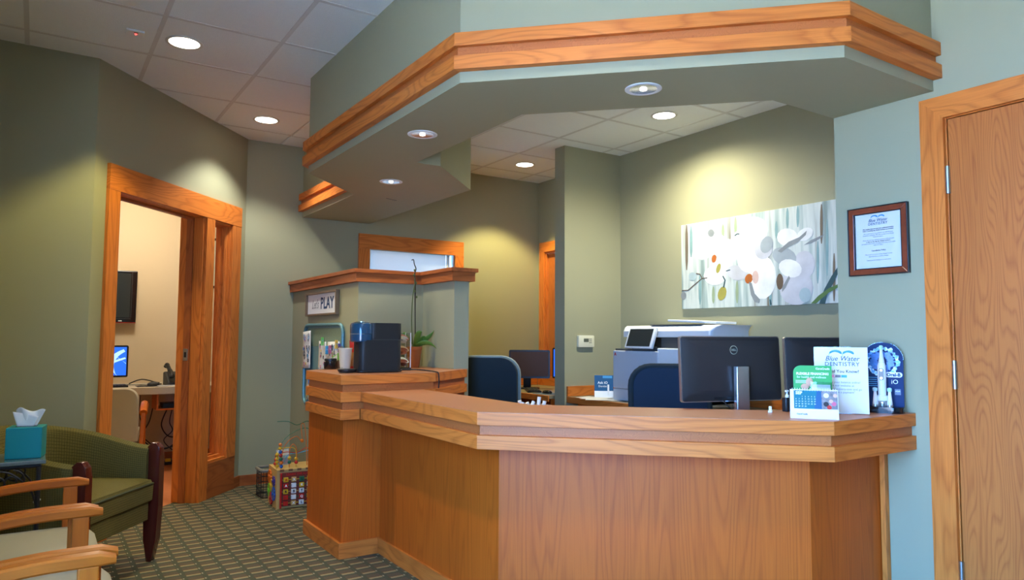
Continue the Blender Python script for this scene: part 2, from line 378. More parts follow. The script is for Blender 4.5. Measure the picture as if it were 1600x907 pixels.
def rrect(x0, x1, y0, y1, r, n=5, corners=(1, 1, 1, 1)):
    P = []
    for (cx, cy, a0), c in zip(((x1-r, y1-r, 0), (x0+r, y1-r, 90), (x0+r, y0+r, 180), (x1-r, y0+r, 270)), corners):
        if not c:
            P.append({0: (x1, y1), 90: (x0, y1), 180: (x0, y0), 270: (x1, y0)}[a0]); continue
        for k in range(n+1):
            t = math.radians(a0+90*k/n); P.append((cx+r*math.cos(t), cy+r*math.sin(t)))
    return P
def copy_tree(o, parent=None):
    c = o.copy(); COL.objects.link(c); c.parent = parent
    for ch in list(o.children): copy_tree(ch, c)
    return c
def project_uv(me, ob_axes=(0, 1)):
    uv = me.uv_layers.new(name='UVMap')
    for p in me.polygons:
        n = p.normal; k = max(range(3), key=lambda i: abs(n[i])); a, b = [(1, 2), (0, 2), (0, 1)][k]
        for li in p.loop_indices:
            c = me.vertices[me.loops[li].vertex_index].co; uv.data[li].uv = (c[a], c[b])
# ================================================================ THE SETTING
CEIL = 2.94
def struct(name, g, m, label, cat, parent=None): return tag(g.o(name, m, parent), label, cat, None, 'structure')
def wall(name, label, boxes, m='paint'):
    g = G()
    for b in boxes: g.box(*b)
    return struct(name, g, m, label, 'wall')
AX, AY = .251, 4.947                       # corner where the slanted office wall starts
ANG = math.atan2(1.343, 1.193); SD = Vector((math.cos(ANG), math.sin(ANG))); SN = Vector((-SD.y, SD.x))
LW = 1.7963
def sp(s, d): p = Vector((AX, AY))+SD*s+SN*d; return (p.x, p.y)

g = G(); g.prism([(-.74, -2.74), (4.66, -2.74), (4.66, 6.41), (1.32, 6.41), sp(0, .17), (-.74, sp(0, .17)[1])], -.05, 0)
struct('floor', g, 'carpet', 'grey green carpet with woven tan dash pattern in the waiting area', 'carpet')
g = G(); g.prism([(-.74, sp(0, .17)[1]), sp(0, .17), (1.32, 6.41), (2.12, 6.41), (2.12, 7.98), (-.74, 7.98)], -.05, -.001)
struct('floor_office', g, 'office_floor', 'plain orange floor of the small office beyond the doorway', 'floor')
g = G(); g.box(-40, -.76, -40, 40, -.08, -.03)
struct('ground_outside', g, mat('concrete', (.38, .38, .37), .9), 'grey pavement outside the shop window', 'ground')

# ceiling: slab, grid bars and one object per tile
g = G(); g.box(-.74, 4.66, -2.74, 6.43, CEIL+.0135, CEIL+.08)
for b in ((-.76, -.7285, -2.76, 6.43), (4.601, 4.68, -2.76, 6.43), (-.76, 4.68, -2.76, -2.701), (-.76, 4.68, 6.401, 6.43)): g.box(*b, CEIL+.0002, CEIL+.06)  # unseen rim added above the wall tops to keep sky light out
g.box(-.76, 2.14, 6.416, 6.43, 2.661, CEIL+.01); g.box(-.76, -.741, 5.0, 6.43, 2.661, CEIL+.01)  # unseen panels added to block sky light above the office ceiling
ceil_ = struct('ceiling', g, 'paint_white', 'suspended ceiling of square white acoustic tiles', 'ceiling')
g = G(); g.box(-.74, 2.12, 6.411, 7.98, 2.6, 2.66); g.prism([(-.74, 5.08), sp(0, .135), sp(LW, .135), (1.5, 6.41), (-.74, 6.41)], 2.6, 2.66)
struct('ceiling_office', g, 'paint_white', 'plain ceiling of the small office', 'ceiling')
def tiles(xs, ys):
    cache = {}
    for i in range(len(xs)-1):
        for j in range(len(ys)-1):
            w, h = xs[i+1]-xs[i], ys[j+1]-ys[j]; k = (round(w, 3), round(h, 3))
            if k not in cache:
                q = G(); q.box(.009, w-.009, .009, h-.009, 0, .014, .004); cache[k] = q.mesh('ceiling_tile', 'tile')
            link('ceiling_tile', cache[k], ceil_, at(xs[i], ys[j], CEIL-.002))
    for x in xs[1:-1]: board('grid_bar', (x, ys[0], CEIL+.002), (x, ys[-1], CEIL+.002), .024, .012, (1, 0, 0), 'grid_bar', ceil_, 0)
    for y in ys[1:-1]:
        for i in range(len(xs)-1): board('grid_bar', (xs[i]+.012, y, CEIL+.002), (xs[i+1]-.012, y, CEIL+.002), .024, .012, (0, 1, 0), 'grid_bar', ceil_, 0)
YS = [4.075+.627*k for k in range(-4, 4)]
tiles([-.727, -.115, .499, 1.108, 1.72], [-2.7]+YS+[6.40])
tiles([1.72, 2.40, 3.01, 3.62, 4.235, 4.60], [1.0]+[4.12+.62*k for k in range(-4, 4)]+[6.40])

# walls
wy0, wy1, wz0, wz1 = WIN['y0'], WIN['y1'], WIN['z0'], WIN['z1']
wall('wall_left', 'sage painted wall with the shop window beside the camera', [(-.74, -.62, -2.74, wy0, 0, CEIL), (-.74, -.62, wy1, 5.07, 0, CEIL), (-.74, -.62, wy0, wy1, 0, wz0), (-.74, -.62, wy0, wy1, wz1, CEIL)])
wall('wall_front', 'sage painted wall behind the camera', [(-.62, 3.27, -2.74, -2.62, 0, CEIL)])
wall('wall_left_back', 'olive wall behind the green tub armchair', [(-.62, .251, 4.947, 5.067, 0, CEIL)])
# slanted wall with the office doorway and sidelight: openings cut in the mesh
ZO = 2.155
g = G()
Mw = Matrix.Translation((AX, AY, 0)) @ Euler((0, 0, ANG)).to_matrix().to_4x4()
for b in ((0, .2, 0, .13, 0, CEIL), (1.57, LW, 0, .13, 0, CEIL), (.2, 1.57, 0, .13, ZO+.02, CEIL), (1.30, 1.57, 0.02, .11, 0, .27)): g.box(*b, M=Mw)
struct('wall_office_front', g, 'paint', 'slanted sage wall with the oak framed office doorway', 'wall')
WX = 3.148
DY0, DY1, DZ = .50, 1.447, 2.175           # right hand door opening
wall('wall_right', 'blue grey lit wall beside the oak door and the framed notice', [(WX, WX+.12, -2.74, DY0-.02, 0, CEIL), (WX, WX+.12, DY1+.02, 1.955, 0, CEIL), (WX, WX+.12, DY0-.02, DY1+.02, DZ+.02, CEIL)])
wall('wall_canvas', 'bright sage wall where the orchid canvas hangs', [(4.45, 4.57, 1.08, 4.90, 0, CEIL)])
wall('wall_canvas_side', 'wall closing the reception area behind the right wall', [(3.27, 4.45, 1.08, 1.2, 0, CEIL)])
wall('wall_thermostat', 'sage wall end with the ivory thermostat', [(3.80, 4.57, 4.90, 5.04, 0, CEIL)])
BD0, BD1, BDZ = 5.30, 6.167, 2.165         # back door opening in the far wall
wall('wall_far', 'olive wall with the oak door behind the back desk', [(4.52, 4.64, 5.04, BD0, 0, CEIL), (4.52, 4.64, BD1, 6.295, 0, CEIL), (4.52, 4.64, BD0, BD1, BDZ, CEIL)])
FX0, FX1, FZ0, FZ1 = 2.567, 3.475, 1.35, 2.07
wall('wall_back', 'olive back wall with the frosted window', [(1.444, FX0, 6.295, 6.415, 0, CEIL), (FX1, 4.64, 6.295, 6.415, 0, CEIL), (FX0, FX1, 6.295, 6.415, 0, FZ0), (FX0, FX1, 6.295, 6.415, FZ1, CEIL)])
wall('wall_office_back', 'beige back wall of the small office', [(-.74, 2.12, 7.86, 7.98, 0, 2.6)], 'paint_beige')
wall('wall_office_left', 'beige left wall of the small office', [(-.74, -.62, 5.07, 7.86, 0, 2.6)], 'paint_beige')
wall('wall_office_right', 'beige right wall of the small office', [(2.0, 2.12, 6.415, 7.86, 0, 2.6)], 'paint_beige')

# half-height partition behind the coffee counter, with its stepped oak cap
HX0, HY0, HX1, HXE, HYE = 1.866, 4.761, 2.37, 2.485, 4.285
PZ = 1.645
g = G(); g.prism([(HX0, HY0), (HX1, HY0), (HX1, HYE), (HXE, HYE), (HXE, HY0+.115), (HX0+.115, HY0+.115), (HX0+.115, 6.294), (HX0, 6.294)], 0, PZ)
part = struct('wall_partition', g, 'paint', 'half height sage partition wall behind the coffee counter', 'wall')
path = [(HX0, 6.294), (HX0, HY0), (HX1, HY0), (HX1, HYE), (HXE, HYE), (HXE, HY0+.115)]
fascia('cap_moulding', path, .0, -.032, PZ-.012, PZ+.052, 'oak_cap', part)
capout = offset_path(path, -.048); capin = offset_path(path, .135)
for i, q in enumerate([[capout[0], capout[1], (HX0+.16, HY0+.16), (HX0+.16, 6.294)],
          [capout[1], capout[2], (HX1+.04, HY0+.16), (HX0+.16, HY0+.16)],
          [capout[2], capout[3], capout[4], (HXE+.048, HY0+.16), (HX1+.04, HY0+.16)]]):
    plank('cap_board', q, PZ+.052, PZ+.078, 'oak_cap', part)

# dropped soffit over the reception desk
SZ = 2.308
OUT = [(WX, 1.495), (2.488, 1.495), (1.427, 2.552), (1.427, 4.549), (1.93, 5.052), (1.93, 6.295)]
INN = [(2.56, 6.295), (2.56, 4.405), (2.045, 3.89), (1.88, 3.89), (1.88, 2.757), (2.684, 1.955), (WX, 1.955)]
g = G(); g.prism(OUT+INN, SZ, CEIL)
sof = struct('wall_soffit', g, 'paint', 'dropped sage soffit with oak trim above the reception desk', 'soffit')
fascia('trim_board', OUT, .0, .036, 2.454, 2.510, 'oak', sof)
fascia('trim_recess', OUT, .0, .014, 2.412, 2.454, 'oak_recess', sof)
fascia('trim_board', OUT, .0, .038, 2.354, 2.412, 'oak', sof)
g = G(); g.prism([(2.19, 5.04), (2.29, 5.08), (2.285, 5.088), (2.185, 5.046)], SZ-.0015, SZ+.001)
g.o('ceiling_slit', 'black', sof)

# oak baseboards
def base(name, a, b, n, label, h=.086, t=.016):
    o = plank(name, [a, b, (b[0]+n[0]*t, b[1]+n[1]*t), (a[0]+n[0]*t, a[1]+n[1]*t)], 0, h, 'oak_cap')
    return tag(o, label, 'baseboard', None, 'structure')
base('baseboard_back', (1.444, 6.295), (1.85, 6.295), (0, -1), 'oak baseboard along the hall wall behind the toy cube')
base('baseboard_slanted', sp(1.69, 0), sp(LW, 0), tuple(-SN), 'short oak baseboard between the office door frame and the corner')
base('baseboard_left', (-.62, 4.947), (.251, 4.947), (0, -1), 'oak baseboard behind the tub armchair')
base('baseboard_office', (-.62, 7.86), (2.0, 7.86), (0, -1), 'brown baseboard under the office desk', .10)

# ---- door_1: tall oak door in the right wall
d1 = thing('door_1', 'tall oak veneer door with steel hinges at the right edge', 'door', (WX, DY1, 0), 0, None, 'structure')
board('door_leaf', (.022, -.4735, .008), (.022, -.4735, DZ-.003), DY1-DY0-.006, .04, (0, 1, 0), 'oak_door', d1)
def mitre(name, pts, x0, x1, mt, par, grain):
    """flat casing board facing -X: pts in (y,z)"""
    g = G(); M = frame((x1, pts[0][0], pts[0][1]), grain, Vector(grain).cross(Vector((1, 0, 0))))
    n = len(pts); v = [(x0, p[0], p[1]) for p in pts]+[(x1, p[0], p[1]) for p in pts]
    Mi = M.inverted(); g.add([tuple(Mi @ Vector(q)) for q in v], [tuple(range(n)), tuple(range(2*n-1, n-1, -1))]+[(i, (i+1) % n, n+(i+1) % n, n+i) for i in range(n)])
    return g.o(name, mt, par, M=M)
cw = .098
w_ = DY1-DY0
mitre('casing', [(cw+.002, 0), (cw+.002, DZ+cw), (.006, DZ+.004), (.006, 0)], -.022, 0, 'oak', d1, (0, 0, 1))
mitre('casing', [(cw+.002, DZ+cw), (-w_-cw, DZ+cw), (-w_-.006, DZ+.004), (.006, DZ+.004)], -.022, 0, 'oak', d1, (0, -1, 0))
mitre('casing', [(-w_-cw, 0), (-w_-cw, DZ+cw), (-w_-.006, DZ+.004), (-w_-.006, 0)], -.022, 0, 'oak', d1, (0, 0, 1))
board('jamb', (.05, .011, 0), (.05, .011, DZ+.01), .018, .10, (0, 1, 0), 'oak', d1)
board('jamb', (.05, -w_-.011, 0), (.05, -w_-.011, DZ+.01), .018, .10, (0, 1, 0), 'oak', d1)
board('jamb', (.05, .0, DZ+.01), (.05, -w_, DZ+.01), .018, .10, (0, 0, 1), 'oak', d1)
for zc in (1.915, 1.105, .298):
    h = G(); h.tube([(-.006, .001, zc-.058), (-.006, .001, zc+.058)], .0085, 12)
    ho = h.o('hinge', 'steel', d1, True)
    for k in range(-2, 3):
        q = G(); q.tube([(-.006, .001, zc+k*.0233-.011), (-.006, .001, zc+k*.0233+.011)], .0098, 12); q.o('knuckle', 'steel', ho, True)

# ---- door_2: office doorway frame with narrow sidelight
d2 = thing('door_2', 'oak framed office doorway with a narrow glass sidelight', 'door', (AX, AY, 0), ANG, None, 'structure')
def sb(name, s0, s1, y0, y1, z0, z1, mt='oak', vert=True, par=None):
    if vert: return board(name, ((s0+s1)/2, (y0+y1)/2, z0), ((s0+s1)/2, (y0+y1)/2, z1), s1-s0, y1-y0, (1, 0, 0), mt, par or d2)
    return board(name, (s0, (y0+y1)/2, (z0+z1)/2), (s1, (y0+y1)/2, (z0+z1)/2), z1-z0, y1-y0, (0, 0, 1), mt, par or d2)
sb('casing', .104, .207, -.024, -.0005, 0, ZO)
sb('head_casing', .104, 1.692, -.026, -.0005, ZO, ZO+.162, vert=False)
sb('post_casing', 1.183, 1.292, -.024, -.0005, 0, ZO)
sb('casing', 1.562, 1.692, -.024, -.0005, .27, ZO)
sb('bottom_panel', 1.292, 1.692, -.022, -.0005, 0, .27, 'oak_cap', vert=False)
sb('jamb', .2, .222, 0, .15, 0, ZO); sb('jamb', 1.17, 1.19, 0, .19, 0, ZO); sb('door_stop', 1.150, 1.17, .075, .125, 0, ZO, 'oak_cap')
sb('jamb', .222, 1.17, 0, .15, ZO-.001, ZO+.019, vert=False)
sb('door_stop', .222, 1.15, .075, .11, ZO-.02, ZO-.001, 'oak_cap', vert=False)
sb('mullion', 1.19, 1.30, 0, .13, 0, ZO, 'oak_cap')
sb('jamb', 1.552, 1.57, 0, .122, .27, ZO); sb('glass_stop', 1.537, 1.552, .02, .04, .285, ZO-.02); sb('glass_stop', 1.54, 1.552, .075, .095, .285, ZO-.02)
sb('window_sill', 1.30, 1.57, -.012, .13, .27, .287, vert=False)
sb('glass_stop', 1.30, 1.548, .02, .045, .287, .31, vert=False); sb('glass_stop', 1.30, 1.548, .085, .11, .287, .31, vert=False)
sb('jamb', 1.30, 1.57, 0, .13, ZO-.018, ZO+.001, vert=False)
q = G(); q.box(1.30, 1.548, .062, .067, .287, ZO-.018); q.o('glass_pane', 'glass', d2)
q = G(); q.box(1.147, 1.150, .083, .118, 1.06, 1.15, .002); st = q.o('strike_plate', 'steel', d2)
q = G(); q.box(1.1465, 1.1485, .092, .11, 1.085, 1.125); q.o('strike_hole', 'black', st)
# ---- door_3: door behind the back desk
d3 = thing('door_3', 'golden oak door in the far corner behind the back desk', 'door', (4.52, BD1, 0), 0, None, 'structure')
board('casing', (-.011, .04, 0), (-.011, .04, BDZ), .085, .022, (0, 1, 0), 'oak', d3)
board('casing', (-.011, -(BD1-BD0)-.04, 0), (-.011, -(BD1-BD0)-.04, BDZ), .085, .022, (0, 1, 0), 'oak', d3)
board('head_casing', (-.011, .0825, BDZ+.052), (-.011, -(BD1-BD0)-.0825, BDZ+.052), .105, .022, (0, 0, 1), 'oak', d3)
board('jamb', (.05, -.008, 0), (.05, -.008, BDZ), .016, .098, (0, 1, 0), 'oak', d3); board('jamb', (.05, -.016, BDZ-.008), (.05, -.85, BDZ-.008), .016, .098, (0, 0, 1), 'oak', d3)
board('door_leaf', (.05, -.434, .01), (.05, -.434, BDZ-.02), .83, .04, (0, 1, 0), 'oak_door', d3)

# ---- window_1: frosted window in the back wall
w1 = thing('window_1', 'oak framed frosted window above the partition', 'window', (FX0, 6.295, 0), 0, None, 'structure')
fw = FX1-FX0
board('frame_head', (-.11, -.012, FZ1+.068), (fw+.098, -.012, FZ1+.068), .14, .024, (0, 0, 1), 'oak', w1)
board('frame_side', (-.056, -.012, FZ0), (-.056, -.012, FZ1-.002), .108, .024, (1, 0, 0), 'oak', w1)
board('frame_side', (fw+.048, -.012, FZ0), (fw+.048, -.012, FZ1-.002), .10, .024, (1, 0, 0), 'oak', w1)
board('frame_sill', (-.11, -.012, FZ0-.05), (fw+.098, -.012, FZ0-.05), .10, .024, (0, 0, 1), 'oak', w1)
for x in (.006, fw-.006): board('liner', (x, .06, FZ0), (x, .06, FZ1), .012, .12, (1, 0, 0), 'paint_white', w1)
m, nt, b = nodes('frosted'); nt.nodes.remove(b); out = nt.nodes['Material Output']; tr = nt.nodes.new('ShaderNodeBsdfTranslucent'); tr.inputs[0].default_value = (.36, .28, .225, 1)
df = nt.nodes.new('ShaderNodeBsdfDiffuse'); df.inputs[0].default_value = (.7, .7, .7, 1); mx = nt.nodes.new('ShaderNodeMixShader'); mx.inputs[0].default_value = .3
vo = nt.nodes.new('ShaderNodeTexVoronoi'); vo.inputs['Scale'].default_value = 26; tc = nt.nodes.new('ShaderNodeTexCoord'); nt.links.new(tc.outputs['Object'], vo.inputs['Vector'])
rp = nt.nodes.new('ShaderNodeValToRGB'); rp.color_ramp.elements[0].position = .02; rp.color_ramp.elements[0].color = (.14, .115, .1, 1); rp.color_ramp.elements[1].position = .09; rp.color_ramp.elements[1].color = (.36, .28, .225, 1)
nt.links.new(vo.outputs['Distance'], rp.inputs[0]); nt.links.new(rp.outputs[0], tr.inputs[0])
nt.links.new(tr.outputs[0], mx.inputs[1]); nt.links.new(df.outputs[0], mx.inputs[2]); nt.links.new(mx.outputs[0], out.inputs[0]); MATS['frosted'] = m
q = G(); q.box(.012, fw-.07, .05, .056, FZ0, FZ1); q.o('frosted_pane', 'frosted', w1)
q = G(); q.box(fw-.066, fw-.03, .04, .07, FZ0, FZ1); q.o('sash_stile', 'paint_white', w1)
# ---- window_2: the shop window the daylight comes from
w2 = thing('window_2', 'wide shop window left of the camera', 'window', (-.68, wy0, 0), 0, None, 'structure')
for y in (0, (wy1-wy0)/3, 2*(wy1-wy0)/3, wy1-wy0): board('window_frame', (0, y, wz0), (0, y, wz1), .05, .08, (0, 1, 0), 'charcoal', w2)
for zz in (wz0, wz1): board('window_frame', (0, 0, zz), (0, wy1-wy0, zz), .05, .08, (0, 0, 1), 'charcoal', w2)

# ---------------------------------------------------------------- recessed lamps
def spot(name, loc, power, col, ang, blend, parent, rad=.05):
    d = bpy.data.lights.new(name, 'SPOT'); d.energy = power; d.color = col; d.spot_size = math.radians(ang); d.spot_blend = blend; d.shadow_soft_size = rad
    o = bpy.data.objects.new(name, d); COL.objects.link(o); o.parent = parent; o.location = loc
    return o
def downlight(x, y, label, power, col, ang=104, blend=.35):
    t = thing('downlight', label, 'ceiling light', (x, y, CEIL-.002), 0, None)
    q = G(); q.lathe([(.082, .0), (.1, 0), (.1, -.004), (.092, -.007), (.082, -.004), (.082, .0)], n=36, caps=False); q.o('trim_ring', 'lamp_trim', t, True)
    q = G(); q.lathe([(.001, -.001), (.083, -.001), (.083, -.003), (.001, -.003)], n=36, caps=False); q.o('lens', 'lamp_lens', t)
    spot('lamp', (0, 0, -.02), power, col, ang, blend, t)
downlight(.64, 4.396, 'round lit recessed ceiling light above the tub armchair', P_HALL, WARM)
downlight(1.426, 5.637, 'round lit recessed ceiling light outside the office doorway', P_HALL*.85, (.96, 1, .96), 114, .5)
downlight(3.90, 3.80, 'round bright ceiling light before the orchid canvas', P_BACK, (1, .97, .74), 158, .9)
downlight(3.91, 5.677, 'round lit ceiling light above the back desk', P_HALL*1.6, (1, .85, .36))
downlight(.64, 1.95, 'round lit recessed ceiling light above the wooden armchairs', P_HALL*.45, NEUT)
downlight(1.20, 1.60, 'round lit recessed ceiling light in front of the reception desk', P_HALL*.3, (1, .95, .8), 140, .6)
downlight(2.3, .3, 'round lit recessed ceiling light before the right hand door', P_HALL*.25, NEUT)
def chrome_light(x, y, label, power):
    t = thing('soffit_light', label, 'ceiling light', (x, y, SZ), 0, None)
    q = G(); q.lathe([(.058, .0), (.078, 0), (.078, -.003), (.068, -.006), (.058, -.003), (.058, 0)], n=36, caps=False); q.o('trim_ring', 'white', t, True)
    q = G(); q.lathe([(.058, -.003), (.050, -.0025), (.034, -.0016), (.016, -.0012)], n=36, caps=False); q.o('reflector', 'reflector', t, True)
    q = G(); q.sphere((0, 0, -.004), .016, 12, (1, 1, .3)); q.o('bulb', 'bulb', t, True)
    spot('lamp', (0, 0, -.02), power, NEUT, 100, .5, t, .03)
chrome_light(2.107, 2.172, 'chrome reflector soffit light nearest the right wall', P_SOFFIT)
chrome_light(1.638, 3.323, 'chrome reflector soffit light in the middle of the soffit', P_SOFFIT)
chrome_light(1.974, 4.477, 'chrome reflector soffit light above the coffee machine', P_SOFFIT)
t = thing('office_lamp', 'round ceiling lamp of the small office', 'ceiling light', (.7, 6.9, 2.6))
q = G(); q.lathe([(.001, -.05), (.10, -.045), (.16, -.02), (.17, 0)], n=28); q.o('shade', 'lamp_lens', t, True)
d = bpy.data.lights.new('lamp', 'POINT'); d.energy = P_OFFICE; d.color = (1, .86, .64); d.shadow_soft_size = .12
o = bpy.data.objects.new('lamp', d); COL.objects.link(o); o.parent = t; o.location = (0, 0, -.2)
t = thing('ceiling_sensor', 'small square ceiling sensor with a red light', 'sensor', (.386, 4.391, CEIL-.002))
q = G(); q.box(-.045, .045, -.035, .035, -.012, 0, .003); q.o('cover', 'tile', t)
q = G(); q.sphere((.005, 0, -.013), .006, 10); q.o('indicator', 'led_red', t, True)
q = G(); q.box(-.006, .014, -.024, -.014, -.0135, -.0115); q.o('lens', 'black', t)
# ================================================================ RECEPTION DESK
TZ = .9345
CP = [(1.555, 3.902), (1.555, 2.604), (2.548, 1.612), (WX-.001, 1.612)]     # outer edge of the top
desk = thing('reception_desk', 'angled oak reception desk with stepped edge boards', 'reception desk', (0, 0, 0))
BODY = offset_path(CP, .15)
BODY[0] = (BODY[0][0], 3.95)
inner = offset_path(CP, .385); BI = offset_path(CP, .20)
# panels of the front (grain upright)
BIn = offset_path(BODY, .02)
for i in range(3): plank('front_panel', [BODY[i], BODY[i+1], BIn[i+1], BIn[i]], .0, .781, 'oak_panel', desk, vertical=True)
fascia('base_board', BODY, 0, -.014, 0, .088, 'oak', desk)
E1 = offset_path(CP, .03)
fascia('edge_board', CP, 0, .03, .880, TZ-.002, 'oak', desk)
fascia('edge_recess', offset_path(CP, .018), 0, .012, .838, .880, 'oak_recess', desk)
fascia('edge_board', CP, 0, .03, .780, .838, 'oak', desk)
g = G(); g.prism(offset_path(CP, .001)+inner[::-1], .9, TZ)
g.o('counter_top', 'laminate', desk)
for i in range(3):
    A, B = offset_path(CP, .03), offset_path(CP, .38)
    plank('soffit_panel', [A[i], A[i+1], B[i+1], B[i]], .782, .80, 'oak_panel', desk)
fascia('inner_edge', inner, 0, -.018, .86, .9, 'oak', desk)
board('end_strip', (WX-.019, BODY[3][1]-.014, .088), (WX-.019, BODY[3][1]-.014, .779), .032, .022, (1, 0, 0), 'oak', desk)

# ================================================================ COFFEE STATION (oak pillar with raised top)
cs = thing('coffee_counter', 'raised oak pillar counter carrying the coffee machine', 'counter', (0, 0, 0))
KP = [(HX0-.002, 4.955), (1.437, 4.53), (1.437, 3.902), (2.035, 3.902), (2.462, 4.262)]
KT = 1.032
def kp(d): return offset_path(KP, d)
for z0, z1, nm in ((.977, KT-.002, 'edge_board'), (.878, .933, 'edge_board'), (.779, .834, 'edge_board')):
    sk = (2, 3) if z0 < .95 else ()
    fascia(nm, KP, 0, .03, z0, z1, 'oak', cs, skip=(sk if z0 < .80 else ()) if z0 < .95 else ())
for z0, z1 in ((.933, .977), (.834, .878)): fascia('edge_recess', kp(.018), 0, .012, z0, z1, 'oak_recess', cs)
g = G(); g.prism(kp(.001)+[(HXE-.02, HYE-.004), (HX1-.003, HYE-.004), (HX1-.003, HY0-.003), (HX0-.003, HY0-.003)], .985, KT)
g.o('counter_top', 'laminate', cs)
# the short front edge boards stop at the desk, so the lowest pair is cut there
plank('edge_board', [(1.437, 3.902), (1.552, 3.902), (1.552, 3.932), (1.467, 3.932)], .779, .834, 'oak', cs)
PB = [(1.475, 4.57), (1.475, 3.955), (1.72, 3.955)]
PBi = offset_path(PB, .02)
for i in range(2): plank('pillar_panel', [PB[i], PB[i+1], PBi[i+1], PBi[i]], 0, .78, 'oak_panel', cs, vertical=True)
plank('pillar_panel', [(1.72, 3.957), (1.72, 4.28), (1.74, 4.28), (1.74, 3.957)], 0, .98, 'oak_panel', cs, vertical=True)
plank('pillar_panel', [(1.475, 4.57), (1.86, 4.75), (1.86, 4.73), (1.485, 4.55)], 0, .98, 'oak_panel', cs, vertical=True)
plank('pillar_panel', [(1.74, 3.99), (2.05, 3.99), (2.05, 4.01), (1.74, 4.01)], 0, .98, 'oak_panel', cs, vertical=True)
plank('pillar_panel', [(2.05, 3.99), (2.42, 4.29), (2.41, 4.31), (2.05, 4.01)], 0, .98, 'oak_panel', cs, vertical=True)
fascia('base_board', [(PB[0][0], PB[0][1]+.015), PB[1], (1.69, PB[2][1])], 0, -.018, 0, .088, 'oak', cs)

# ================================================================ LOW DESKS BEHIND
def low_desk(name, label, x0, x1, y0, y1, z, parts):
    t = thing(name, label, 'desk', (x0, y0, 0)); w, d = x1-x0, y1-y0
    q = G(); q.box(.012, w, 0, d, z-.03, z, .002); q.o('desk_top', 'desk_top', t)
    board('front_edge', (.006, 0, z-.0265), (.006, d, z-.0265), .05, .014, (0, 0, 1), 'oak', t)
    return t, w, d
t, w, d = low_desk('printer_desk', 'oak edged low desk under the printer', 3.82, 4.448, 2.6, 4.898, .742, 0)
def splash(n, a, b, h, label):
    tag(board('trim_%d' % n, a, b, h, .02, (0, 0, 1), 'oak'), label, 'backsplash', None, 'structure')
splash(1, (3.82, 4.889, .786), (4.427, 4.889, .786), .086, 'oak backsplash below the thermostat')
splash(2, (4.439, 2.6, .786), (4.439, 4.877, .786), .086, 'oak backsplash behind the printer')
for y in (.02, d-.6, d-1.3): board('side_panel', (.08, y, 0), (.08, y, .71), .03, .06, (0, 1, 0), 'oak_panel', t)
board('front_panel', (.12, d-.02, .4), (.12, d-.60, .4), .56, .02, (0, 0, 1), 'oak_panel', t)
for k in range(2):
    dr = board('drawer', (.105, d-.62-.33*k, .60), (.105, d-.93-.33*k, .60), .18, .02, (0, 0, 1), 'oak', t)
    q = G(); q.tube([(.1, 0, .02), (.2, 0, .02)], .006, 8); q.o('handle', 'steel', dr, True)
t, w, d = low_desk('back_desk', 'oak fronted low desk beneath the far back monitors', 3.735, 4.518, 5.05, 6.293, .742, 0)
splash(3, (3.735, 6.284, .791), (4.497, 6.284, .791), .096, 'oak backsplash along the back wall behind the dim monitor')
splash(4, (4.509, 5.05, .791), (4.509, 6.272, .791), .096, 'oak backsplash below the far oak door')
for a, b in ((.62, .92), (.94, 1.22)):
    for z0, z1 in ((.05, .48), (.5, .68)):
        dr = board('drawer', (.03, b, (z0+z1)/2), (.03, a, (z0+z1)/2), z1-z0, .02, (0, 0, 1), 'oak_cap', t)
        q = G(); q.sphere(((b-a)/2, 0, .018), .012, 10); q.o('knob', 'steel', dr, True)
for y in (.02, .3, .61): board('side_panel', (.3, y, 0), (.3, y, .71), .025, .5, (0, 1, 0), 'oak_panel', t)
# desk the receptionist sits at, inside the counter
rd = thing('inner_desk', 'pale work surface below the counter holding the monitors', 'desk', (0, 0, 0))
a, b = offset_path(CP, .40), offset_path(CP, .98)
g = G(); g.prism([a[1], a[2], (3.14, a[2][1]), (3.14, 2.2), b[2], b[1]], .70, .735); g.o('desk_top', mat('pale_laminate', (.55, .50, .36), .45), rd)
for p in ((2.25, 2.5), (3.05, 2.35)): q = G(); q.box(p[0]-.03, p[0]+.03, p[1]-.03, p[1]+.03, 0, .70, .003); q.o('leg', 'charcoal', rd)

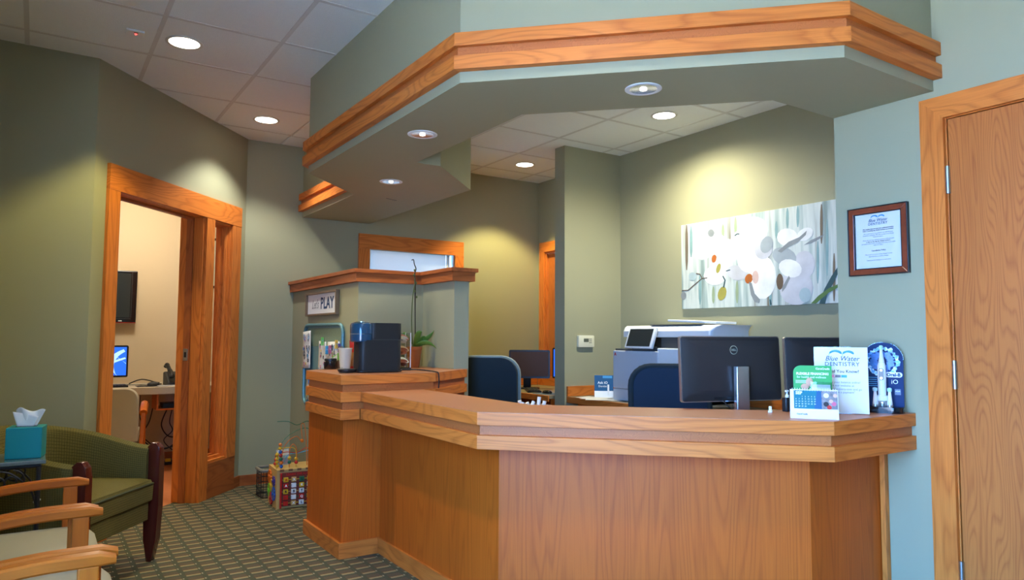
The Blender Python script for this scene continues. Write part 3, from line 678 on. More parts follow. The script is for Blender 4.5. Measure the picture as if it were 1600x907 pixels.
# ================================================================ SEATING
def tub_chair(loc, rz, label):
    t = thing('tub_armchair', label, 'armchair', loc, rz)
    # local: faces -Y, front posts at x=+-0.31,y=-.30
    def pathpt(u):      # u 0..1 round the U from left front to right front
        hw, dep = .315, .60
        L1 = .24; arc = PI*hw; tot = 2*L1+arc; s = u*tot
        if s < L1: return (-hw, -.27+s), (-1, 0)
        if s > L1+arc: return (hw, -.27+(tot-s)), (1, 0)
        a = PI-(s-L1)/arc*PI
        return (hw*math.cos(a), -.03+.36*math.sin(a)), (math.cos(a), math.sin(a))
    rings = []; N_ = 40; uvs = []
    for i in range(N_+1):
        u = i/N_; (x, y), (nx, ny) = pathpt(u)
        k = math.sin(PI*u)**1.5; top = .635+.135*k
        lean = .05*k
        sec = []
        for off, zz in ((-.035, .25), (-.045, .40), (-.045, top-.05), (-.03, top-.015), (0, top), (.03, top-.015), (.042, top-.05), (.035, .45), (.02, .25)):
            l = lean*(zz-.25)/.5
            sec.append((x+nx*(off+l), y+ny*(off+l), zz))
        rings.append(sec)
    g = G(); g.loft(rings)
    me = g.mesh('shell', 'tub_fabric', True); uv = me.uv_layers.new(name='UVMap'); ns = len(rings[0])
    vl = [0, .15, .36, .40, .44, .48, .52, .72, .92]
    for p in me.polygons:
        for li in p.loop_indices:
            vi = me.loops[li].vertex_index; uv.data[li].uv = (vi//ns/N_*1.55, vl[vi % ns])
    link('shell', me, t)
    # seat cushion and apron
    def outline(sc, front): 
        P = [(-.27*sc, front), (.27*sc, front), (.27*sc, -.05)]
        P += [(.27*sc*math.cos(a), -.05+.31*sc*math.sin(a)) for a in [PI*k/10 for k in range(1, 10)]]+[(-.27*sc, -.05)]
        return P
    g = G(); rr = []
    for sc, zz, fr in ((.97, .335, -.30), (1.0, .345, -.312), (1.0, .43, -.316), (.97, .455, -.305), (.85, .468, -.26), (.3, .474, -.10)):
        rr.append([(x, y, zz) for x, y in outline(sc, fr)])
    g.loft(rr); me = g.mesh('seat_cushion', 'tub_fabric', True); project_uv(me); link('seat_cushion', me, t)
    g = G(); g.prism(outline(.99, -.295), .235, .333, .006); me = g.mesh('seat_rail', 'tub_fabric'); project_uv(me); link('seat_rail', me, t)
    g = G(); g.tube([(-.262, -.318, .437), (0, -.324, .441), (.262, -.318, .437)], .006, 6, 4); g.o('piping', mat('piping', (.05, .05, .02), .8), t, True)
    for s in (-1, 1):       # front post = arm front and leg in one dark red piece
        prof = [(-.30, 0), (-.275, 0), (-.255, .12), (-.25, .30), (-.25, .58), (-.262, .63), (-.285, .652), (-.31, .65), (-.33, .625), (-.335, .58), (-.335, .30), (-.325, .12)]
        g = G(); x0 = s*.315-.024; g.prism([(p[0], p[1]) for p in prof], x0, x0+.048, .004, Matrix(((0, 0, 1, 0), (1, 0, 0, 0), (0, 1, 0, 0), (0, 0, 0, 1)))); g.o('front_post', 'cherry', t, True)
        g = G(); g.loft([[(s*.2+a*w, .24+.06*(1-k)+b*w, zz) for a, b in ((-1, -1), (1, -1), (1, 1), (-1, 1))] for zz, w, k in ((0, .015, 0), (.24, .024, 1))]); g.o('rear_leg', 'cherry', t)
    return t
tub_chair((.155, 4.405, 0), math.radians(53), 'green woven tub armchair with dark red legs by the office doorway')

def arm_chair():
    """wood arm chair facing +X; origin on floor, front arm tip near x=.0"""
    t = thing('wooden_armchair', 'x', 'armchair', (0, 0, 0))
    for s in (-1, 1):
        y = s*.276
        rings = []
        for i in range(15):
            u = i/14; x = -.02-.55*u
            zt = .664-.055*max(0, (u-.25)/.75)**1.6 - (.012*(1-u/.07) if u < .07 else 0); h = .034-(.012*(1-u/.06) if u < .06 else 0)
            wd = .0225-(.006*(1-u/.06) if u < .06 else 0)
            rings.append([(x, y-wd, zt-.006), (x, y-wd+.006, zt), (x, y+wd-.006, zt), (x, y+wd, zt-.006), (x, y+wd, zt-h+.006), (x, y+wd-.006, zt-h), (x, y-wd+.006, zt-h), (x, y-wd, zt-h+.006)])
        g = G(); g.loft(rings); g.o('armrest', 'arm_wood', t, True)
        board('front_leg', (-.085, y, 0), (-.085, y, .632), .05, .036, (1, 0, 0), 'arm_wood', t, .004)
        board('rear_leg', (-.60, y*.95, 0), (-.53, y*.95, .62), .045, .034, (1, 0, 0), 'arm_wood', t, .004)
        board('side_rail', (-.10, y, .385), (-.56, y, .36), .06, .024, (0, 0, 1), 'arm_wood', t, .003)
    board('front_rail', (-.085, -.27, .375), (-.085, .27, .375), .06, .022, (0, 0, 1), 'arm_wood', t, .003)
    def outl(sc, z_, b):
        P = rrect(-.56, -.0+b, -.255*sc, .255*sc, .10, 5, (1, 0, 0, 1)); return [(x, y, z_) for x, y in P]
    g = G(); g.loft([outl(.97, .405, -.015), outl(1, .42, .0), outl(1, .455, .0), outl(.97, .475, -.02), outl(.8, .485, -.08)]); g.o('seat', 'beige_vinyl', t, True)
    g = G(); g.box(-.66, -.60, -.26, .26, .42, .92, .02, Matrix.Translation((-.63, 0, .42)) @ Euler((0, -.14, 0)).to_matrix().to_4x4() @ Matrix.Translation((.66, 0, -.44))); g.o('backrest', 'beige_vinyl', t, True)
    return t
pa = arm_chair()
spots = [(.235, 3.205, 'wooden armchair farthest from the camera, beside the side table'),
         (.245, 2.605, 'wooden armchair in the middle of the row of three'),
         (.235, 1.985, 'wooden armchair nearest the camera, cut by the frame')]
for i, (x, y, lb) in enumerate(spots):
    c = pa if i == 0 else copy_tree(pa)
    c.location = (x-.01, y, 0); tag(c, lb, 'armchair', 'wooden armchairs in a row')

# side table with iron scrolls and the tissue box
st = thing('side_table', 'small iron scroll side table with a glass top', 'side table', (-.17, 3.80, 0))
TH = .72
q = G(); q.box(-.225, .225, -.14, .13, TH-.018, TH, .004); q.o('glass_top', mat('slate_glass', (.10, .13, .115), .08, spec=.8, var=.3, vscale=50), st)
q = G()
for a in ((-.2, -.12, .2, -.12), (-.2, .11, .2, .11), (-.2, -.12, -.2, .11), (.2, -.12, .2, .11)): q.tube([(a[0], a[1], TH-.026), (a[2], a[3], TH-.026)], .008, 8)
q.o('top_frame', 'iron', st, True)
for x in (-.2, .2):
    for y in (-.12, .11):
        q = G(); q.tube([(x, y, TH-.03), (x, y, .3), (x*1.03, y, 0)], .009, 8); q.o('leg', 'iron', st, True)
        q = G(); q.tube([(x-.012, y-.012, .50), (x+.012, y+.012, .505)], .005, 6); q.o('leaf_knot', 'steel', st)
def spiral(cx, cz, r, a0, turns, y, s=1): return [(cx+s*(r*(1-.75*k/18))*math.cos(a0+turns*2*PI*k/18), y, cz+(r*(1-.75*k/18))*math.sin(a0+turns*2*PI*k/18)) for k in range(19)]
for y in (-.12, .11):
    for cx, s in ((-.11, 1), (.11, -1), (0, 1), (-.055, -1), (.055, 1)):
        q = G(); q.tube(spiral(cx, TH-.085, .048, PI/2, 1.3, y, s), .0045, 6); q.o('scroll', 'iron', st, True)
    for s in (-1, 1):
        q = G(); q.tube([(s*.195, y, TH-.19), (s*.17, y, TH-.12), (s*.1, y, TH-.05), (s*.02, y, TH-.035)], .0045, 6, 5); q.o('scroll', 'iron', st, True)
tb = thing('tissue_box', 'teal cube tissue box with a tissue pulled out', 'tissue box', (-.02, 3.79, TH), math.radians(-9))
q = G(); q.box(-.066, .066, -.06, .06, 0, .132, .003); q.o('box', 'teal', tb)
q = G(); q.box(-.04, .04, -.02, .02, .1315, .1328); q.o('slot', 'black', tb)
def tis(u, v):
    w = .035+.022*v; a = (u-.5)*2
    return (a*w+.012*v, .012*math.sin(u*9+v*2)*(.4+v), .131+.078*v+.014*math.sin(u*6.5+1)*v - .02*v*abs(a)**3)
q = G(); q.grid(tis, 16, 10); ti = q.o('tissue', 'tissue', tb, True)
ti.modifiers.new('s', 'SOLIDIFY').thickness = .0012
def tis2(u, v):
    a = (u-.5)*2; return (a*(.03+.018*v)-.004, -.012-.006*math.cos(u*7)*v, .131+.055*v-.012*v*a)
q = G(); q.grid(tis2, 12, 8); t2 = q.o('tissue', 'tissue', tb, True); t2.modifiers.new('s', 'SOLIDIFY').thickness = .0012

def office_chair(name, label, loc, rz, fab, edge, arms=True, bh=1.08):
    """swivel chair facing -Y; local origin on floor"""
    t = thing(name, label, 'office chair', loc, rz)
    for k in range(5):
        a = 2*PI*k/5+.3; q = G(); q.tube([(0, 0, .09), (.27*math.cos(a), .27*math.sin(a), .065)], [.022, .014], 8); lg = q.o('base_leg', 'charcoal', t, True)
        q = G(); q.sphere((.27*math.cos(a), .27*math.sin(a), .028), .028, 10, (1, .8, 1)); q.o('caster', 'black', lg, True)
    q = G(); q.tube([(0, 0, .07), (0, 0, .40)], [.03, .022], 12); q.o('gas_column', 'charcoal', t, True)
    q = G(); q.prism(rrect(-.24, .24, -.24, .22, .08, 5), .40, .48, .02); q.o('seat', fab, t, True)
    # backrest: rounded plate curving back
    P = rrect(-.225, .225, 0, bh-.55, .12, 6, (1, 1, 1, 1))
    def pt(p, off): return (p[0], .235+off+.10*(p[1]/.5)*.8-.25*p[0]**2*1.5, .55+p[1])
    g = G(); g.loft([[pt(p, -.028) for p in P], [pt((p[0]*1.03, p[1]), -.01) for p in P], [pt((p[0]*1.03, p[1]), .01) for p in P], [pt(p, .03) for p in P]]); g.o('backrest', fab, t, True)
    g = G(); g.tube([pt((p[0]*1.05, p[1]), -.018) for p in P]+[pt((P[0][0]*1.05, P[0][1]), -.018)], .018, 8); g.o('edge_trim', edge, t, True)
    q = G(); q.tube([(0, .05, .42), (0, .25, .44), (0, .30, .60)], .02, 8, 5); q.o('back_bar', 'charcoal', t, True)
    if arms:
        for s in (-1, 1):
            q = G(); q.tube([(s*.24, .05, .44), (s*.30, .03, .5), (s*.30, .03, .66)], .016, 8, 4); ar = q.o('arm_post', 'charcoal', t, True)
            q = G(); q.box(s*.30-.035, s*.30+.035, -.12, .14, .66, .69, .012); q.o('arm_pad', 'black', ar, True)
    return t
office_chair('swivel_chair', 'dark swivel chair with grey green edge before the back desk', (2.93, 4.72, 0), math.radians(143), 'dark_fabric', mat('chair_edge', (.27, .30, .26), .7), False, 1.10)
office_chair('reception_chair', 'dark blue swivel chair behind the reception monitors', (3.09, 2.93, 0), math.radians(-37), 'navy_fabric', 'dark_fabric', True, 1.075)
# ================================================================ ON THE COFFEE COUNTER
KTZ = KT
cm = thing('coffee_machine', 'black capsule coffee machine with a glossy blue head', 'coffee machine', (1.60, 4.12, KTZ))
q = G(); q.prism(rrect(-.0, .288, -.072, .072, .03, 5), .004, .014, .002); q.o('base_plate', 'black', cm, True)
q = G(); q.prism(rrect(.008, .282, -.068, .068, .035, 6), .014, .196, .004); q.o('body', 'coffee_black', cm, True)
q = G(); q.prism(rrect(.075, .282, -.066, .066, .03, 6), .2, .300, .006); q.o('water_tank_lid', 'coffee_black', cm, True)
q = G(); q.lathe([(.060, .183), (.068, .190), (.070, .21), (.070, .232)], (.042, 0, 0), 36); q.o('brew_head', 'coffee_blue', cm, True)
q = G(); q.lathe([(.071, .234), (.071, .285), (.066, .296), (.052, .303), (.03, .306)], (.042, 0, 0), 36); hd = q.o('head_lid', 'coffee_blue', cm, True)
q = G(); q.lathe([(.046, .3035), (.046, .307), (.03, .3085)], (.042, 0, 0), 28); q.o('top_button', 'chrome', hd, True)
q = G(); q.lathe([(.03, .165), (.045, .168), (.05, .183)], (.05, 0, 0), 24); q.o('spout', 'black', cm, True)
q = G(); q.box(.085, .283, -.0665, .0665, .1955, .2005); q.o('seam_band', 'charcoal', cm)
q = G(); q.lathe([(.046, .004), (.054, .012), (.055, .022), (.05, .024)], (-.048, 0, 0), 30); q.o('drip_tray', 'black', cm, True)
q = G(); q.tube([(.285, -.01, .012), (.33, -.03, .014), (.39, -.05, .012), (.43, -.12, .008), (.445, -.20, .004), (.45, -.224, -.006), (.452, -.229, -.05), (.45, -.228, -.094)], .0042, 8, 6); q.o('power_cord', 'black', cm, True)

mat('capsule_red', (.42, .12, .07), .4); mat('capsule_tan', (.55, .36, .2), .4)
ct = thing('capsule_tower', 'clear acrylic tower holding foil coffee capsules', 'capsule holder', (1.985, 4.27, KTZ))
q = G(); q.box(-.045, .04, -.045, .045, 0, .018, .003); q.o('base', 'black', ct)
q = G()
for b in ((-.037, -.034, -.04, .04, .018, .24), (.034, .037, -.04, .04, .018, .24), (-.037, .037, .037, .04, .018, .24), (-.037, .037, -.04, -.037, .018, .24)): q.box(*b)
for z_ in (.018, .092, .166, .238): q.box(-.034, .034, -.037, .037, z_, z_+.003)
q.o('acrylic_case', 'acrylic', ct)
for k, (mm, nn) in enumerate((('capsule_red', 'capsule'), ('white', 'capsule'), ('capsule_red', 'capsule'), ('capsule_tan', 'capsule'), ('white', 'capsule'), ('capsule_red', 'capsule'))):
    lv, sd = k//2, (k % 2)*2-1
    q = G(); q.lathe([(.002, 0), (.022, .006), (.028, .022), (.031, .024), (.031, .026)], n=18, M=Euler((.5*sd, .35, 0)).to_matrix()); q.o(nn, mm, ct, True, at(.006*sd, .012*sd, .034+.074*lv+.012*(k % 2)))
q = G()
for x in (-.036, .036):
    for y in (-.039, .039): q.box(x-.0022, x+.0022, y-.0022, y+.0022, .018, .242)
q.o('polished_edges', mat('edge_white', (.75, .76, .78), .3), ct)

op = thing('orchid_plant', 'potted orchid with bare stems in a terracotta pot', 'potted plant', (2.225, 4.60, KTZ))
q = G(); q.lathe([(.036, 0), (.04, .02), (.052, .125), (.056, .128), (.056, .148), (.05, .148), (.047, .13)], n=28); q.o('pot', 'terracotta', op, True)
q = G(); q.lathe([(.001, .132), (.047, .128), (.047, .12)], n=20, caps=False); q.o('soil', 'soil', op)
def leaf(p0, p1, p2, w, mt='leaf'):
    p0, p1, p2 = map(Vector, (p0, p1, p2)); side = ((p2-p0).cross(Vector((0, 0, 1))).normalized()+Vector((0, 0, .9))).normalized()
    def fn(u, v):
        c = p0*(1-v)**2+p1*2*v*(1-v)+p2*v*v; ww = w*(math.sin(PI*(.08+.92*v)**.75))*1.0
        a = (u-.5)*2; return c+side*a*ww+Vector((0, 0, abs(a)*ww*.35))
    q = G(); q.grid(lambda u, v: tuple(fn(u, v)), 6, 12); o = q.o('leaf', mt, op, True); o.modifiers.new('s', 'SOLIDIFY').thickness = .002; return o
leaf((0, 0, .135), (.05, -.02, .21), (.10, -.03, .205), .034); leaf((.06, -.02, .19), (.11, -.05, .20), (.125, -.06, .265), .026)
leaf((0, 0, .14), (.08, -.06, .20), (.13, -.09, .135), .026); leaf((0, 0, .135), (-.06, .0, .25), (-.09, .01, .235), .03)
leaf((0, 0, .13), (.0, -.06, .25), (.022, -.075, .255), .028)
q = G(); q.tube([(-.01, 0, .13), (-.022, 0, .3), (-.018, 0, .48), (-.002, 0, .60), (-.006, 0, .66)], [.004, .004, .003, .003], 7, 5); q.o('stem', 'stem', op, True)
q = G(); q.tube([(.01, 0, .13), (.004, 0, .38), (.004, 0, .58), (-.004, 0, .66), (.006, 0, .70), (-.008, 0, .735), (-.014, 0, .765), (-.03, 0, .76)], [.004, .004, .0035, .0015], 7, 5); q.o('stem', 'dry_stem', op, True)
q = G(); q.tube([(.012, .004, .13), (-.003, .002, .62)], .0032, 6); q.o('stake', 'dry_stem', op)
for x, z_ in ((-.01, .655), (.009, .60), (.0, .54), (.014, .50), (-.004, .69)):
    q = G(); q.sphere((x, 0, z_), .008, 8, (1, .8, 1.2)); q.o('node', 'stem', op, True)

pc = thing('paper_cup', 'cream paper cup beside the coffee machine', 'cup', (1.72, 4.60, KTZ))
q = G(); q.lathe([(.001, .003), (.030, .003), (.031, 0), (.033, 0), (.045, .135), (.046, .138), (.0445, .138), (.0315, .006)], n=30, caps=False); q.o('cup_wall', 'cup_paper', pc, True)
q = G(); q.lathe([(.0465, .134), (.0475, .137), (.0465, .140), (.044, .138)], n=30, caps=False); q.o('rolled_rim', 'cup_paper', pc, True)
rp_ = thing('snack_packet', 'red and gold foil snack packet behind the cup', 'packet', (1.815, 4.66, KTZ), math.radians(-20))
def pk(u, v): return ((u-.5)*.085*(1-.08*math.sin(PI*v)), .028*math.sin(PI*u)*math.sin(PI*v)**.6, .19*v)
q = G(); q.grid(pk, 10, 12); q.grid(lambda u, v: (pk(u, v)[0], -pk(u, v)[1], pk(u, v)[2]), 10, 12); q.o('foil_bag', 'red_pack', rp_, True)
q = G(); q.grid(lambda u, v: (pk(.1+.8*u, .08+.5*v)[0], -pk(.1+.8*u, .08+.5*v)[1]-.001, pk(.1+.8*u, .08+.5*v)[2]), 8, 8); q.o('gold_print', mat('gold_print', (.45, .22, .08), .4, var=.4, vscale=40), rp_, True)
q = G(); q.box(-.04, .04, -.003, .003, .186, .205); q.o('sealed_edge', 'red_pack', rp_)
jr = thing('sugar_jar', 'short black jar with a lid near the cork board', 'jar', (1.655, 4.70, KTZ))
q = G(); q.lathe([(.040, 0), (.043, .004), (.043, .048), (.038, .054)], n=26); q.o('jar_body', 'black_gloss', jr, True)
q = G(); q.lathe([(.041, .052), (.041, .066), (.036, .069)], n=26); q.o('lid', 'black', jr, True)
wb = thing('stirrer_box', 'small wooden box with a green sachet holder', 'box', (1.735, 4.735, KTZ))
q = G(); q.box(-.03, .03, -.024, .024, 0, .055, .002); q.o('wooden_box', 'brown', wb)
q = G(); q.box(-.018, .02, -.012, .012, .0552, .105, .003); q.o('green_packet', 'green', wb)
q = G()
for k in range(6): q.tube([(-.012+.005*k, .0, .10), (-.016+.0065*k, .003*(k % 2), .150)], .0022, 6)
q.o('stirrer_sticks', 'brown', wb)
leafm = thing('green_sachet', 'bright green curled sachet lying on the jar lid', 'sachet', (1.685, 4.70, KTZ+.072))
q = G(); q.grid(lambda u, v: (.06*u-.02, .016*(v-.5), .022*math.sin(u*PI*.9)+.001), 10, 4); o = q.o('sachet_film', 'green', leafm, True); o.modifiers.new('s', 'SOLIDIFY').thickness = .002
tr_ = thing('glass_tray', 'clear shallow tray at the left end of the coffee counter', 'tray', (1.60, 4.56, KTZ))
q = G(); q.prism(rrect(-.075, .075, -.05, .05, .02, 4), 0, .004); q.o('tray_floor', 'acrylic', tr_)
q = G(); P = rrect(-.075, .075, -.05, .05, .02, 4); q.loft([[(x, y, .004) for x, y in P], [(x*1.05, y*1.06, .016) for x, y in P]], caps=False); q.o('tray_rim', 'acrylic', tr_)

# ================================================================ ON THE PARTITION: SIGN, CORK TRAY, DRAWINGS
ps = thing('play_sign', 'white Let\'s PLAY sign in a shallow wooden frame', 'sign', M=F_negx((HX0-.001, 5.49, 1.506)))
W_, H_ = .72, .185
q = G(); q.box(-W_/2+.004, W_/2-.004, -H_/2+.004, H_/2-.004, 0, .012); q.o('sign_face', 'white', ps)
for nm, b in (('frame_rail', (-W_/2, W_/2, H_/2-.014, H_/2, 0, .03)), ('frame_rail', (-W_/2, W_/2, -H_/2, -H_/2+.014, 0, .03)), ('frame_stile', (-W_/2, -W_/2+.016, -H_/2+.014, H_/2-.014, 0, .03)), ('frame_stile', (W_/2-.016, W_/2, -H_/2+.014, H_/2-.014, 0, .03))):
    q = G(); q.box(*b, .001); q.o(nm, 'sign_wood', ps)
text('PLAY', .125, at(.12, -.002, .0125), 'ink_navy', parent=ps, bold=.003, sx=1.02, spacing=1.05)
text("Let's", .10, at(-.16, -.005, .0125), 'ink_grey', parent=ps, shear=.35, sx=.85)

cb = thing('cork_board', 'blue rimmed metal tray used as a pin board', 'pin board', M=F_negx((HX0-.001, 5.445, 1.02)))
q = G(); q.prism(rrect(-.44, .44, -.315, .318, .07, 6), 0, .006); q.o('tray_back', mat('tray_fleck', (.16, .27, .27), .6, var=.55, vscale=150), cb)
P = rrect(-.44, .44, -.315, .318, .07, 6); q = G(); q.tube([(x, y, .016) for x, y in P]+[(P[0][0], P[0][1], .016)], .013, 8); q.o('rim', 'tray_blue', cb, True)
q = G(); q.prism(rrect(-.40, .40, .15, .295, .04, 4), .0061, .0075); q.o('cork_strip', 'cork', cb)
def sheet(label, cx, cy, w, h, rot, marks, curl=.006, z=.009, off=None):
    M = F_negx((HX0-.001, 5.445, 1.02)) @ at(cx, cy, z) @ Euler((0, 0, rot)).to_matrix().to_4x4()
    t = thing('drawing_sheet', label, 'paper', M=M, group='drawings on the pin board')
    q = G(); q.grid(lambda u, v: ((u-.5)*w, (v-.5)*h, curl*(1-v)**2+.001), 4, 8); o = q.o('sheet', 'paper', t, True); o.modifiers.new('s', 'SOLIDIFY').thickness = .0008
    R_ = random.Random(label)
    g2 = {}
    for k in range(marks):
        c = R_.choice(['ink', 'ink', 'ink_blue', 'toy_pink', 'toy_yellow', 'ink_grey'])
        gg = G(); x, y = R_.uniform(-.4, .4)*w, R_.uniform(-.42, .42)*h; r = R_.uniform(.006, .016)
        zc = curl*(.5-y/h)**2+.0035
        ring_ = [(x+r*math.cos(a)*(1+.3*math.sin(3*a+k)), y+r*1.3*math.sin(a), zc) for a in [2*PI*i/9*R_.uniform(.95, 1.05) for i in range(10)]]
        gg.tube(ring_, .0016, 4); gg.o('doodle', c, t)
sheet('printed drawing hanging at the far left edge of the pin board', -.335, .12, .20, .30, .06, 26, z=.03)
sheet('tall coloured drawing in the middle of the pin board', -.02, .0, .17, .38, -.03, 22)
sheet('drawing with yellow shapes at the right side of the pin board', .235, .02, .26, .34, .02, 26)
sheet('drawing tucked between the other two on the pin board', .12, -.02, .13, .33, -.02, 14, z=.0068, curl=.001)
sheet('pale drawing at the bottom left of the pin board', -.31, -.185, .16, .20, .02, 10, z=.007)
def clip(c, label, x, y):
    M = F_negx((HX0-.001, 5.445, 1.02)) @ at(x, y, .016)
    t = thing('clothes_peg', label, 'peg', M=M, group='coloured pegs on the pin board')
    for s in (-1, 1): q = G(); q.box(-.011+.004*s, .011+.004*s, -.032, .032, (0 if s > 0 else .009), (.008 if s > 0 else .016), .003); q.o('jaw', c, t)
    q = G(); q.tube([(-.014, .004, .008), (.016, .004, .008)], .004, 8); q.o('spring', 'silver', t)
clip('toy_lime', 'lime green peg on the pin board', .02, .19); clip('toy_skyblue', 'sky blue peg on the pin board', .125, .125); clip('toy_pink', 'red pink peg on the pin board', .195, .13)
clip('toy_yellow', 'yellow peg on the pin board', .335, .17); clip('toy_purple', 'purple peg at the right of the pin board', .40, .145); clip('toy_blue', 'dark blue peg low on the pin board', -.265, -.12)

# ================================================================ TOYS
ac = thing('activity_cube', 'wooden activity cube with gears, flip tiles and a bead maze', 'toy', (1.488, 5.305, 0), math.radians(-3))
S_ = .275; DZc = .268
for nm, b in (('side_board', (0, .014, 0, S_, 0, DZc)), ('side_board', (.34-.014, .34, 0, S_, 0, DZc)), ('front_board', (.014, .326, 0.004, .016, 0, DZc)), ('back_board', (.014, .326, S_-.014, S_-.002, 0, DZc)), ('top_board', (0, .34, 0, S_, DZc, DZc+.012))):
    q = G(); q.box(*b, .002); q.o(nm, 'toy_wood', ac)
for k in range(5):      # finger joints along the edges
    q = G(); q.box(.02+.062*k, .05+.062*k, -.001, .012, DZc-.002, DZc+.0125); q.o('finger_joint', 'brown', ac)
q = G(); q.box(.022, .034, -.012, .004, .004, DZc-.012, .002); q.o('red_rail', 'toy_red', ac)
q = G(); q.box(.034, .33, -.002, .006, .016, DZc-.012); q.o('flip_panel', 'toy_panel', ac)
text('LEARN THE ALPHABET', .022, F_negy((.178, -.0025, DZc-.027)), 'toy_red', parent=ac, bold=.0008)
R_ = random.Random(3); L_ = 'ABCDEFGHIJKLMNOPQRSTUVWXYZ'; letters = 'AXLNSMEQPNRBTWVADKCG'
for r in range(5):
    q = G(); q.tube([(.036, -.008, .038+.042*r), (.33, -.008, .038+.042*r)], .0025, 6); q.o('rod', R_.choice(['toy_yellow', 'toy_darkgreen', 'toy_wood']), ac)
    for c in range(5):
        x, zz = .062+.057*c, .038+.042*r
        q = G(); q.box(x-.017, x+.017, -.018, .0, zz-.016, zz+.016, .002); bk = q.o('letter_tile', R_.choice(['toy_wood', 'white', 'toy_wood', 'toy_yellow', 'toy_red', 'white', 'toy_darkgreen']), ac)
        text(letters[(r*5+c) % len(letters)], .024, F_negy((x, -.0185, zz)), R_.choice(['ink', 'toy_red', 'ink', 'ink_white']), parent=bk, bold=.001)
def gear(c, y, z_, r):
    M = F_negx((-.006, y, z_)); q = G(); n = 12; P = []
    for k in range(n*2):
        for dd in (-.2, .2):
            a = 2*PI*(k+dd)/(2*n); rr = r if k % 2 == 0 else r*.84; P.append((rr*math.cos(a), rr*math.sin(a)))
    q.prism(P, -.004, .006, .001); go = q.o('gear', c, ac, False, M)
    q = G(); q.lathe([(.012, .006), (.012, .012), (.006, .014)], n=12); q.o('gear_knob', c, go, True)
gear('toy_orange', .20, .205, .05); gear('toy_yellow', .135, .15, .045); gear('toy_purple', .075, .19, .036); gear('toy_lime', .205, .105, .048); gear('toy_blue', .07, .10, .05); gear('toy_red', .145, .055, .046)
Zt = DZc+.012
def wire(c, pts): q = G(); q.tube(pts, .0028, 6, 6); return q.o('bead_wire', c, ac, True)
wire('toy_darkgreen', [(.04, .05, Zt), (.03, .06, Zt+.12), (.06, .08, Zt+.20), (.15, .1, Zt+.26), (.25, .1, Zt+.27), (.30, .1, Zt+.14), (.31, .1, Zt)])
wire('toy_darkgreen', [(.02, .12, Zt+.335), (.10, .13, Zt+.33), (.17, .14, Zt+.30), (.26, .15, Zt+.32), (.29, .16, Zt+.2), (.3, .16, Zt)])
wire('toy_orange', [(.10, .06, Zt), (.10, .06, Zt+.13), (.125, .06, Zt+.17), (.15, .06, Zt+.13), (.15, .06, Zt+.03)])
wire('toy_orange', [(.055, .1, Zt), (.06, .1, Zt+.12), (.10, .1, Zt+.19), (.16, .1, Zt+.22), (.20, .1, Zt+.18), (.19, .1, Zt+.30), (.215, .1, Zt+.30), (.23, .1, Zt+.18), (.24, .1, Zt)])
wire('toy_yellow', [(.015, .07, Zt+.0), (.012, .07, Zt+.13), (.06, .07, Zt+.145), (.13, .07, Zt+.14), (.15, .07, Zt+.10), (.15, .07, Zt)])
wire('toy_red', [(.02, .16, Zt), (.03, .16, Zt+.08), (.1, .16, Zt+.10), (.18, .16, Zt+.09), (.26, .16, Zt+.12), (.28, .16, Zt)])
wire('toy_skyblue', [(.09, .2, Zt), (.12, .2, Zt+.07), (.2, .2, Zt+.08), (.3, .2, Zt+.09), (.31, .2, Zt)])
for i, (x, y, z_, c) in enumerate([(.04, .05, .015, 'blue'), (.04, .05, .042, 'orange'), (.037, .05, .068, 'darkgreen'), (.036, .053, .094, 'red'), (.033, .055, .12, 'blue'), (.031, .057, .146, 'yellow'), (.032, .06, .172, 'orange'),
        (.015, .07, .018, 'yellow'), (.014, .07, .045, 'yellow'), (.013, .07, .072, 'yellow'), (.013, .07, .10, 'yellow'), (.021, .16, .02, 'red'), (.025, .16, .05, 'red'), (.03, .16, .078, 'red'), (.15, .06, .035, 'red'), (.10, .06, .04, 'darkgreen'), (.10, .06, .07, 'yellow'), (.20, .1, .185, 'orange'), (.15, .07, .06, 'yellow')]):
    q = G(); q.sphere((x, y, Zt+z_), .0135, 10); q.o('bead', 'toy_'+c, ac, True)
bk = thing('picture_book', 'blue and white picture book standing on the activity cube', 'book', (1.595, 5.50, Zt), math.radians(20))
q = G(); q.box(-.055, .055, -.004, .004, 0, .115, .001, Euler((-.25, 0, 0)).to_matrix().to_4x4()); q.o('cover', 'skyblue_cover' if 'skyblue_cover' in MATS else mat('skyblue_cover', (.35, .55, .72), .5).name, bk)
q = G(); q.box(-.05, .05, -.0055, -.004, .07, .112, 0, Euler((-.25, 0, 0)).to_matrix().to_4x4()); q.o('cover_print', 'white', bk)
q = G(); q.box(-.045, .05, -.0055, -.004, .006, .05, 0, Euler((-.25, 0, 0)).to_matrix().to_4x4()); q.o('cover_print', mat('mauve', (.35, .3, .4), .5), bk)
bs = thing('wire_basket', 'low grey wire basket behind the activity cube', 'basket', (1.62, 5.80, 0))
q = G(); P = rrect(-.13, .13, -.10, .10, .03, 4)
for z_ in (.01, .05, .09, .13, .17): q.tube([(x, y, z_) for x, y in P]+[(P[0][0], P[0][1], z_)], .003, 6)
q.o('wire_hoops', 'iron', bs)
q = G()
for x, y in P[::2]+[(-.13, k*.03) for k in range(-2, 3)]+[(k*.03, -.10) for k in range(-3, 4)]: q.tube([(x, y, .0), (x, y, .2)], .002, 5)
q.o('wire_uprights', 'iron', bs)
q = G(); q.tube([(x*1.02, y*1.02, .21) for x, y in P]+[(P[0][0]*1.02, P[0][1]*1.02, .21)], .012, 8); q.o('rim', mat('basket_rim', (.22, .20, .16), .6), bs, True)
